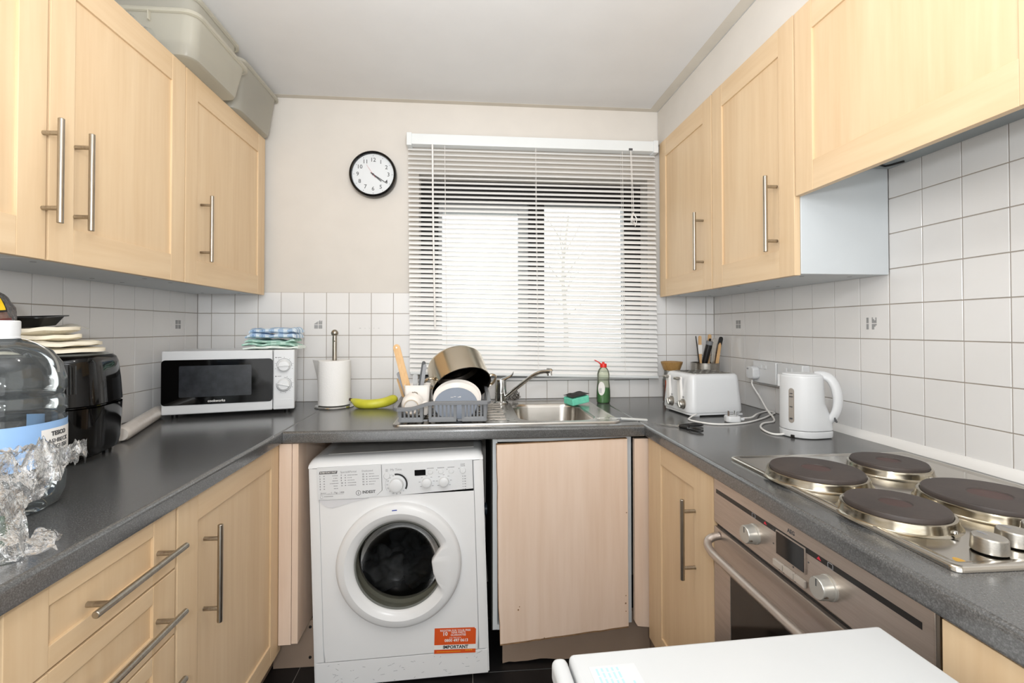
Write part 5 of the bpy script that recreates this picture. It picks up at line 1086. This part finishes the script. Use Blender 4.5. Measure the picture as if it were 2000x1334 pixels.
cord('', [(2.060, -0.500, 0.912), (2.020, -0.530, 0.9050), (1.995, -0.578, 0.9035), (2.045, -0.650, 0.9035), (2.152, -0.642, 0.9035), (2.270, -0.570, 0.9035), (2.345, -0.505, 0.9035), (2.385, -0.47, 0.9035), (2.384, -0.43, 0.9035), (2.335, -0.46, 0.9035), (2.270, -0.535, 0.912), (2.225, -0.575, 0.909), (2.180, -0.597, 0.911)], to)
Fpl = Matrix.Translation((2.136, -0.604, WT)) @ Matrix.Rotation(R(-12), 4, 'Z')
b = new(); skin(b, [ring(b, [Fpl @ Vector((x, y, z)) for x, y in rrect(0.050 - i, 0.046 - i, 0.014, 4)]) for z, i in ((0.0005, 0.006), (0.004, 0), (0.018, 0.0), (0.022, 0.004))]); bx(b, 0.024, 0.040, -0.006, 0.006, 0.006, 0.016, 0.004, M=Fpl); pl_ = mk('plug', b, WHITE, to, label='white three-pin plug lying pins up')
for x, y, w_, d_ in ((-0.013, 0.0, .0045, .008), (0.009, 0.011, .004, .0062), (0.009, -0.011, .004, .0062)): mk('pin', bx(new(), x - w_ / 2, x + w_ / 2, y - d_ / 2, y + d_ / 2, 0.021, 0.039, 0.0008, M=Fpl), CHROME if x > 0 else plain('dark_pin', '6b5b50', 0.4), pl_)

# ------------------------------------------------------------------ sockets and kettle plug on the right wall
for lab_, ya, yb in (('white double socket on the right wall with the kettle plug in it', -0.352, -0.498), ('white double socket partly hidden behind the kettle', -0.506, -0.640)):
    s_ = thing('wall_socket', lab_, 'socket', (XR, (ya + yb) / 2, 1.057), group='white wall sockets'); F = NX((XR, ya, 1.012)); wv = ya - yb
    b = new(); skin(b, [ring(b, [F @ Vector((x, y, z)) for x, y in rrect(wv - i, 0.088 - i, 0.005, 3, wv / 2, 0.044)]) for z, i in ((0.0003, 0), (0.024, 0), (0.0275, 0.005))]); mk('back_box', b, WHITE, s_)
    for k in (0, 1):
        b = new(); bx(b, wv / 2 - 0.012 + (k * 2 - 1) * 0.014, wv / 2 + 0.004 + (k * 2 - 1) * 0.014, 0.058, 0.074, 0.027, 0.031, 0.002, M=F); mk('switch', b, WHITE, s_)
ke_b = thing('power_stand', 'white kettle power stand with its cord plugged into the wall', 'kettle base', (2.240, -0.815, WT))
FK = NX((XR - 0.028, -0.375, 1.052)); b = new(); skin(b, [ring(b, [FK @ Vector((x, y, z)) for x, y in rrect(0.050 - i, 0.052 - i, 0.014, 4)]) for z, i in ((0.0, 0.003), (0.006, 0), (0.022, 0.0), (0.028, 0.006))]); pg = mk('plug', b, WHITE, ke_b)
b = new(); bx(b, -0.018, -0.006, 0.012, 0.018, 0.0275, 0.0285, M=FK); mk('print', b, GREYL, pg)
Kc = (2.232, -0.822); ka = R(-33)                             # handle points this way
KM = Matrix.Translation((Kc[0], Kc[1], WT)) @ Matrix.Rotation(ka, 4, 'Z') @ Matrix.Diagonal((0.86, 0.86, 1, 1))
cord('', [(XR - 0.045, -0.375, 1.022), (XR - 0.045, -0.378, 1.0), (2.352, -0.43, 0.960), (2.335, -0.50, 0.922), (2.315, -0.565, 0.906), (2.275, -0.625, 0.9035), (2.222, -0.650, 0.9035), (2.175, -0.705, 0.9035), (2.150, -0.765, 0.9035), (2.150, -0.812, 0.9035), (2.185, -0.822, 0.906)], ke_b)
KS = 1.0
def ksec(bm, z, r, ext, w_=0.035):
    """round jug section with a bulge for the handle foot at +x"""
    pts = []
    for k in range(48):
        a = 2 * PI * k / 48; x, y = r * math.cos(a), r * math.sin(a) * 0.93
        if ext: g = math.exp(-(a if a < PI else 2 * PI - a) ** 2 / 0.22); x += ext * g; y *= 1 - 0.12 * g
        pts.append(KM @ Vector((x, y, z)))
    return ring(bm, pts)
b = new(); skin(b, [ksec(b, 0.0012, .066, .022), ksec(b, 0.004, .069, .024), ksec(b, 0.020, .070, .024), ksec(b, 0.022, .068, .024)]); mk('base', b, WHITE, ke_b, sm=50)
b = new(); bx(b, -0.006, 0.006, -0.070, -0.058, -0.0, 0.010, 0.002, M=KM @ Matrix.Rotation(R(-28), 4, 'Z')); mk('notch', b, BLACK, ke_b)
ke = thing('kettle', 'white plastic jug kettle with a grey level window by the sockets', 'kettle', (Kc[0], Kc[1], WT + 0.0235))
b = new(); skin(b, [ksec(b, 0.0235, .067, .024), ksec(b, 0.026, .069, .025), ksec(b, 0.06, .069, .020), ksec(b, 0.085, .069, .010), ksec(b, 0.105, .0688, .002), ksec(b, 0.15, .068, 0), ksec(b, 0.182, .0675, 0), ksec(b, 0.187, .0665, 0), ksec(b, 0.189, .064, 0)]); mk('body', b, WHITE, ke, sm=50)
b = new(); skin(b, [ksec(b, 0.1885, .062, 0), ksec(b, 0.193, .059, 0), ksec(b, 0.1945, .040, 0), ksec(b, 0.195, .01, 0)]); mk('lid', b, WHITE, ke, sm=50)
b = new(); prism(b, [(-0.057, -0.014), (-0.074, 0.0), (-0.057, 0.014)], 0.150, 0.187, KM); mk('spout', b, WHITE, ke)
b = new(); hp = spline([KM @ Vector(p) for p in ((0.040, 0, 0.188), (0.062, 0, 0.189), (0.085, 0, 0.180), (0.101, 0, 0.155), (0.108, 0, 0.122), (0.105, 0, 0.09), (0.095, 0, 0.066), (0.080, 0, 0.050))], 5); nh = len(hp)
tube(b, hp, [0.0135 + 0.003 * math.sin(PI * k / (nh - 1)) for k in range(nh)], 14, flat=0.72); hk = mk('handle', b, WHITE, ke, sm=60)
b = new(); bx(b, -0.010, 0.010, -0.008, 0.008, -0.002, 0.004, 0.002, M=KM @ Matrix.Translation((0.098, -0.006, 0.058)) @ Matrix.Rotation(R(60), 4, 'Y')); mk('power_switch', b, GREYD, hk)
def kp(a, z, r): return KM @ Matrix.Rotation(0, 4, 'Z') @ Vector((r * math.cos(a), r * 0.93 * math.sin(a), z))
gw = math.atan2(-2.189 - Kc[1], 1.207 - Kc[0]) - ka           # towards the camera, in kettle angles
ga = gw - R(26)
b = new(); hw_, z0_, z1_ = 0.0095, 0.045, 0.150
poly = rrect(2 * hw_, z1_ - z0_, hw_ - 0.0002, 6, 0, (z0_ + z1_) / 2)
kr_ = lambda z: 0.0700 - 0.0018 * min(1, max(0, (z - 0.03) / 0.13))
vs = [b.verts.new(kp(ga + x / 0.068, z, kr_(z))) for x, z in poly]; ct = [b.verts.new(kp(ga, z0_ + 0.01 + (z1_ - z0_ - 0.02) * k / 6, kr_(z0_ + 0.0175 * k) + 0.0002)) for k in range(7)]
b.faces.new(vs); gwn = mk('level_window', b, plain('smoky_window', '9b948c', 0.15), ke, sm=0, label='grey water level window')
bmesh.ops.delete(new(), geom=[]) if False else None
b = new()
for z, w_ in ((0.134, .004), (0.1245, .005), (0.094, .004), (0.0595, .004), (0.057, .004)): bx(b, -w_, w_, -0.0012, 0.0012, 0, 0.0006, M=frame(kp(ga, z, kr_(z) + 0.0010), (-math.sin(ga + ka), math.cos(ga + ka), 0), (0, 0, 1)))
mk('level_marks', b, GREYD, gwn)

# ------------------------------------------------------------------ utensil pot, jar, scissors
up_ = thing('utensil_pot', 'brushed steel utensil pot in the corner behind the toaster', 'pot', (2.305, -0.092, WT))
b = new(); lathe(b, [(0, 0.001), (0.058, 0.001), (0.061, 0.004), (0.062, 0.168), (0.0635, 0.1695), (0.0635, 0.1715), (0.0605, 0.1715), (0.059, 0.006), (0, 0.006)], 40, Matrix.Translation((2.305, -0.092, WT))); mk('pot', b, STEEL, up_)
def UT(px0, z): return 0
gU = 'utensils in the steel pot'
b0 = WT + 0.0075
stick('thin_brush', 'thin dark handled brush, leftmost in the steel utensil pot', 'brush', (2.292, -0.10, b0), (2.254, -0.105, 1.196), 0.005, 0.004, 0.004, BLACK, gU)
t, F, L_ = stick('wooden_brush', 'pale wooden handle with a white band in the steel utensil pot', 'brush', (2.288, -0.082, b0), (2.276, -0.10, 1.197), 0.014, 0.013, 0.010, WOODT, gU)
mk('white_band', bx(new(), -0.0082, 0.0082, L_ - 0.085, L_ - 0.042, -0.0058, 0.0058, 0.001, M=F), OFFW, t)
t = thing('pepper_mill', 'thick black tube with a clear end in the steel utensil pot', 'grinder', (2.30, -0.10, b0), group=gU)
b = new(); tube(b, [(2.300, -0.075, b0), (2.300, -0.085, 1.05), (2.318, -0.105, 1.155)], [0.012, 0.0135, 0.0145], 18); mk('tube', b, BLACK, t)
b = new(); tube(b, [(2.318, -0.105, 1.155), (2.3205, -0.108, 1.172)], 0.015, 18); mk('clear_end', b, GREYP, t); mk('knob', blob(bb := new(), (2.3235, -0.103, 1.1785), 0.006, 1, 2, 0.0) or bb, BLACK, t)
stick('wooden_spoon', 'brown wooden handle behind the steel one in the utensil pot', 'spoon', (2.312, -0.085, b0), (2.334, -0.082, 1.204), 0.013, 0.016, 0.008, WOODT, gU)
stick('steel_server', 'broad brushed steel handle in the middle of the utensil pot', 'server', (2.318, -0.112, b0), (2.343, -0.110, 1.186), 0.015, 0.019, 0.005, STEEL, gU)
stick('wooden_paddle', 'pointed wooden paddle right of the steel handle in the pot', 'spatula', (2.318, -0.125, b0), (2.364, -0.118, 1.165), 0.016, 0.012, 0.007, WOODT, gU, tip=1.6)
stick('black_ladle', 'round-ended black handle, rightmost in the steel utensil pot', 'ladle', (2.322, -0.085, b0), (2.386, -0.09, 1.192), 0.013, 0.019, 0.009, BLACK, gU)
JM = Matrix.Translation((2.118, -0.150, WT)); jr = thing('storage_jar', 'glass jar of brown contents with a wooden lid behind the toaster', 'jar', (2.118, -0.150, WT))
b = new(); lathe(b, [(0, 0.002), (0.036, 0.001), (0.040, 0.006), (0.040, 0.100), (0.034, 0.122), (0.033, 0.142)], 34, JM); mk('glass', b, glassy('jar_glass', (0.93, 0.95, 0.93, 1), 0.03, 1.5, 0.1, (0.8, 0.82, 0.78, 1)), jr)
b = new(); lathe(b, [(0, 0.004), (0.036, 0.004), (0.0385, 0.008), (0.0385, 0.070), (0, 0.073)], 30, JM); mk('contents', b, COFFEE, jr)
b = new(); lathe(b, [(0, 0.143), (0.034, 0.143), (0.036, 0.146), (0.047, 0.176), (0.0475, 0.181), (0.045, 0.1815), (0.040, 0.178), (0, 0.178)], 34, JM); mk('lid', b, CORK, jr)
b = new(); aj = math.atan2(-2.189 + 0.15, 1.207 - 2.118); sheet(b, lambda u, v: JM @ Vector((0.0408 * math.cos(aj - 0.75 + 1.5 * u), 0.0408 * math.sin(aj - 0.75 + 1.5 * u), 0.045 + 0.055 * v)), 10, 1); jl = mk('label', b, plain('brick_red_label', 'b0563a', 0.5, var=0.15, vs=60), jr, sm=60)
b = new(); sheet(b, lambda u, v: JM @ Vector((0.0412 * math.cos(aj - 0.3 + 0.7 * u), 0.0412 * math.sin(aj - 0.3 + 0.7 * u), 0.066 + 0.016 * v)), 6, 1); mk('label_patch', b, OFFW, jl, sm=60)
sc_ = thing('scissors', 'open scissors with black handles lying on the right worktop corner', 'scissors', (1.89, -0.69, WT))
pv = Vector((1.905, -0.676)); 
for k, (tipx, tipy, hx, hy, z) in enumerate(((1.836, -0.617, 1.968, -0.667, 0.0022), (1.842, -0.628, 1.932, -0.738, 0.0045))):
    d_ = (Vector((tipx, tipy)) - pv); u_ = d_.normalized(); q = Vector((-u_.y, u_.x)); s = 1 if k else -1
    b = new(); prism(b, [tuple(pv - u_ * 0.012 + q * 0.005), tuple(pv - u_ * 0.012 - q * 0.005), tuple(pv - q * 0.006), tuple(pv + d_ * 0.98), tuple(pv + d_), tuple(pv + q * 0.004)], WT + z, WT + z + 0.0018); mk('blade', b, CHROME, sc_)
    hc = Vector((hx, hy)); hd = (hc - pv); b = new(); e = hd.normalized(); g_ = Vector((-e.y, e.x)); zc = WT + 0.0062
    loop = [hc + e * 0.027 * math.cos(a) + g_ * 0.0135 * math.sin(a) for a in [2 * PI * i / 18 for i in range(19)]]
    tube(b, [(p.x, p.y, zc) for p in loop], 0.0034, 8, caps=False); tube(b, [(pv.x + e.x * 0.006, pv.y + e.y * 0.006, zc - 0.001), ((hc - e * 0.024).x, (hc - e * 0.024).y, zc)], [0.0052, 0.0062], 8); mk('handle', b, BLACK, sc_)
mk('pivot_screw', lathe(new(), [(0, 0.0085), (0.0035, 0.008), (0.004, 0.0045)], 12, Matrix.Translation((pv.x, pv.y, WT))), NICKEL, sc_)

# ------------------------------------------------------------------ electric hob
hb = thing('electric_hob', 'stainless steel electric hob with four solid plates on the right worktop', 'hob', (2.10, -1.33, WT))
b = new(); hr = lambda i, z: ring(b, [(x, y, z) for x, y in rrect(0.480 - 2 * i, 0.556 - 2 * i, 0.012 - i * 0.3, 5, 2.104, -1.329)])
skin(b, [hr(0, WT + 0.0006), hr(0.0005, WT + 0.006), hr(0.003, WT + 0.0085), hr(0.008, WT + 0.009), hr(0.016, WT + 0.0075), hr(0.020, WT + 0.0062)]); mk('top_plate', b, HOBS, hb, sm=50)
plates = ((1.954, -1.235, 0.086, 'front'), (2.163, -1.193, 0.070, 'back'), (1.942, -1.436, 0.072, 'front'), (2.150, -1.412, 0.094, 'back'))
for x, y, r, _ in plates:
    Mh = Matrix.Translation((x, y, WT + 0.006)); b = new(); lathe(b, [(r + 0.015, 0.0), (r + 0.012, 0.0015), (r + 0.010, 0.004), (r + 0.0085, 0.013), (r + 0.0075, 0.0165), (r + 0.006, 0.0175), (r + 0.003, 0.0175), (r + 0.002, 0.015)], 60, Mh); rg_ = mk('trim_ring', b, GOLDC, hb, label='chrome trim ring')
    b = new(); lathe(b, [(r + 0.002, 0.012), (r + 0.002, 0.0215), (r, 0.0245), (r - 0.002, 0.025), (r * 0.34, 0.0255), (r * 0.32, 0.0235), (0, 0.0233)], 60, Mh); pp = mk('hot_plate', b, IRON, hb, label='dark cast iron plate')
    mk('plate_centre', lathe(new(), [(0, 0.0239), (r * 0.30, 0.0239), (r * 0.315, 0.0235)], 36, Mh), IRONC, pp, label='reddish worn centre')
    for a in (R(100), R(-75)): mk('clip', lathe(new(), [(0, 0.004), (0.004, 0.003), (0.005, 0)], 10, Matrix.Translation((x + (r + 0.0105) * math.cos(a), y + (r + 0.0105) * math.sin(a), WT + 0.012))), CHROME, rg_)
for x, y in ((1.962, -1.566), (2.022, -1.550), (2.085, -1.535)):
    Mk = Matrix.Translation((x, y, WT + 0.0062)); b = new(); lathe(b, [(0.0205, 0.002), (0.0215, 0.003), (0.0205, 0.021), (0.019, 0.0235), (0, 0.0238)], 32, Mk); k_ = mk('control_knob', b, STEEL, hb)
    b = new(); bx(b, -0.0015, 0.0015, 0.004, 0.017, 0.0236, 0.0242, M=Mk); mk('pointer', b, GREYL, k_)
b = new(); lathe(b, [(0.0085, 0), (0.008, 0.0006), (0, 0.0008)], 14, Matrix.Translation((1.893, -1.585, WT + 0.0062)), sx=0.7, sy=1.1); mk('food_stain', b, STAIN, hb, label='small yellow food spot')

# ------------------------------------------------------------------ built-in oven
SILV = plain('satin_silver_bar', 'cfc8bf', 0.32, metal=0.6)
ov = thing('oven', 'built-in stainless steel oven under the hob', 'oven', (2.10, -1.345, 0.25))
F = NX((1.815, -1.066, 0.0)); ow = 0.556
mk('housing', bx(new(), 1.838, XR - 0.03, -1.622, -1.067, 0.255, 0.858), plain('oven_grey', '6d6a66', 0.5, metal=0.5), ov)
b = new(); bx(b, 0, ow, 0.752, 0.860, -0.022, 0.0, 0.003, M=F); fp = mk('fascia', b, OVENS, ov)
b = new(); bx(b, 0.012, ow - 0.018, 0.826, 0.836, -0.0002, 0.0004, M=F); mk('black_band', b, BLACK, fp)
b = new(); bx(b, 0.240, 0.321, 0.786, 0.834, -0.0002, 0.0030, 0.001, M=F); dsp = mk('display_bezel', b, OVENS, fp); b = new(); bx(b, 0.2425, 0.3185, 0.7885, 0.8315, 0.0028, 0.0036, M=F); mk('display', b, DGLASS, dsp)
text('maker_name', 'AEG', 0.0105, GREYD, fp, F @ Matrix.Translation((0.281, 0.8455, 0.0002)), bold=0.0004, ext=0.0001)
for k in range(3): mk('button', bx(new(), 0.234 + 0.030 * k, 0.2625 + 0.030 * k, 0.762, 0.775, 0, 0.006, 0.0015, M=F), SILV, fp)
for u in (0.168, 0.375):
    b = new(); lathe(b, [(0.021, 0), (0.021, 0.004), (0.0195, 0.005), (0.0185, 0.022), (0.017, 0.024), (0, 0.0243)], 36, F @ Matrix.Translation((u, 0.793, 0))); k_ = mk('control_knob', b, plain('satin_silver', 'b9b7b0', 0.3, metal=0.6), fp)
    mk('pointer', bx(new(), u - 0.0009, u + 0.0009, 0.797, 0.809, 0.0242, 0.0248, M=F), GREYD, k_)
    b = new(); bx(b, u + 0.010, u + 0.018, 0.783, 0.797, 0.014, 0.0235, 0.003, M=F); mk('finger_grip', b, NICKEL, k_)
for u in (0.204, 0.352):
    b = new(); prism(b, [(u - 0.005, 0.8285), (u + 0.005, 0.8285), (u, 0.8345)], 0.0003, 0.0008, F); mk('warning_mark', b, REDL, fp)
b = new()
for u in (0.165, 0.378):
    for q in range(4): bx(b, u - 0.006 + (0 if q < 2 else 0.011 if q == 2 else 0), u - 0.006 + (0.012 if q < 2 else 0.012 if q == 2 else 0.001), 0.826 + (0.0085 if q == 1 else 0.0), 0.827 + (0.0085 if q == 1 else 0 if q == 0 else 0.0085), 0.0003, 0.0008, M=F)
mk('symbol', b, GREYL, fp)
b = new()
for u, z in ((0.228, 0.828), (0.228, 0.80), (0.245, 0.757), (0.258, 0.757), (0.29, 0.757), (0.325, 0.81), (0.285, 0.7815)): bx(b, u, u + 0.003, z, z + 0.0025, 0, 0.0005, M=F)
mk('fine_print', b, GREYD, fp, kind='stuff')
b = new(); bx(b, 0.004, 0.552, 0.742, 0.7525, -0.02, -0.008, M=F); mk('vent_gap', b, BLACK, ov)
b = new(); bx(b, 0, ow, 0.660, 0.742, -0.022, 0.0, 0.003, M=F); bx(b, 0, 0.072, 0.27, 0.660, -0.022, 0.0, 0.002, M=F); bx(b, ow - 0.072, ow, 0.27, 0.660, -0.022, 0, 0.002, M=F); bx(b, 0.072, ow - 0.072, 0.27, 0.33, -0.022, 0, 0.002, M=F); od = mk('door', b, OVENS, ov)
b = new(); bx(b, 0.071, ow - 0.071, 0.328, 0.662, -0.02, -0.0015, M=F); mk('door_window', b, DGLASS, od)
b = new(); tube(b, spline([F @ Vector(p) for p in ((0.024, 0.726, 0.0), (0.024, 0.722, 0.018), (0.030, 0.714, 0.032), (0.055, 0.706, 0.038), (0.12, 0.703, 0.039), (ow - 0.12, 0.703, 0.039), (ow - 0.055, 0.706, 0.038), (ow - 0.030, 0.714, 0.032), (ow - 0.024, 0.722, 0.018), (ow - 0.024, 0.726, 0.0))], 5), 0.0095, 12); mk('handle', b, OVENS, od, sm=60)
b = new(); bx(b, ow + 0.0005, ow + 0.005, 0.27, 0.858, -0.02, -0.001, M=F); mk('edge_trim', b, NICKEL, ov)

# ------------------------------------------------------------------ fridge in the foreground (only its top shows)
fr_ = thing('fridge', 'white under-counter fridge seen from above in the foreground', 'fridge', (1.55, -1.80, FZ + 0.01))
Zf = 0.830; fx0, fx1, fy0, fy1 = 1.335, 1.762, -2.09, -1.603
MF = Matrix.Translation((1.55, -1.61, 0)) @ Matrix.Rotation(R(2.6), 4, 'Z') @ Matrix.Translation((-1.55, 1.61, 0))
b = new(); bx(b, fx0 + 0.004, fx1 - 0.004, fy0 + 0.006, fy1 - 0.006, FZ + 0.012, Zf - 0.0255, 0.004, M=MF); mk('cabinet', b, FRIDGE, fr_)
b = new(); bx(b, fx0 - 0.006, fx1, fy0, fy1, Zf - 0.025, Zf, 0.007, 4, M=MF); tp_ = mk('top', b, FRIDGE, fr_)
b = new(); bx(b, fx0 - 0.044, fx0 - 0.0005, fy0 + 0.004, fy1 - 0.004, FZ + 0.03, Zf - 0.028, 0.010, 4, M=MF); dd = mk('door', b, FRIDGE, fr_)
b = new(); bx(b, fx0 - 0.028, fx0 - 0.008, fy0, fy1 - 0.001, Zf - 0.030, Zf - 0.002, 0.008, 4, M=MF); mk('door_cap', b, FRIDGE, dd)
for x in (fx0 + 0.05, fx1 - 0.05):
    for y in (fy0 + 0.05, fy1 - 0.05): mk('foot', cyl(new(), MF @ Vector((x, y, FZ + 0.0005)), MF @ Vector((x, y, FZ + 0.014)), 0.015), BLACK, fr_)
b = new(); bx(b, fx0 + 0.012, fx0 + 0.068, fy1 - 0.145, fy1 - 0.028, Zf, Zf + 0.0004, M=MF); lb = mk('label', b, plain('label_white', 'c9caca', 0.4, var=0.005), tp_)
b = new(); rnd = random.Random(2)
for k in range(5):
    y = fy1 - 0.032; x = fx0 + 0.019 + 0.0062 * k
    while y > fy1 - 0.14: l = rnd.uniform(0.004, 0.011); bx(b, x, x + 0.0024, y - l, y, Zf + 0.0004, Zf + 0.0006, M=MF); y -= l + 0.0022
y = fy1 - 0.055
while y > fy1 - 0.12: l = rnd.uniform(0.004, 0.009); bx(b, fx0 + 0.056, fx0 + 0.0585, y - l, y, Zf + 0.0004, Zf + 0.0006, M=MF); y -= l + 0.002
mk('fine_print', b, BLUEP, lb, kind='stuff')

# ------------------------------------------------------------------ ceiling lamp behind the view
cl = thing('ceiling_light', 'round opal ceiling light in the middle of the kitchen', 'light', (1.2, -1.3, CZ))
b = new(); lathe(b, [(0, 0), (0.13, 0), (0.135, -0.012), (0.12, -0.016), (0, -0.016)], 36, Matrix.Translation((1.2, -1.3, CZ - 0.0005))); mk('base', b, WHITE, cl)
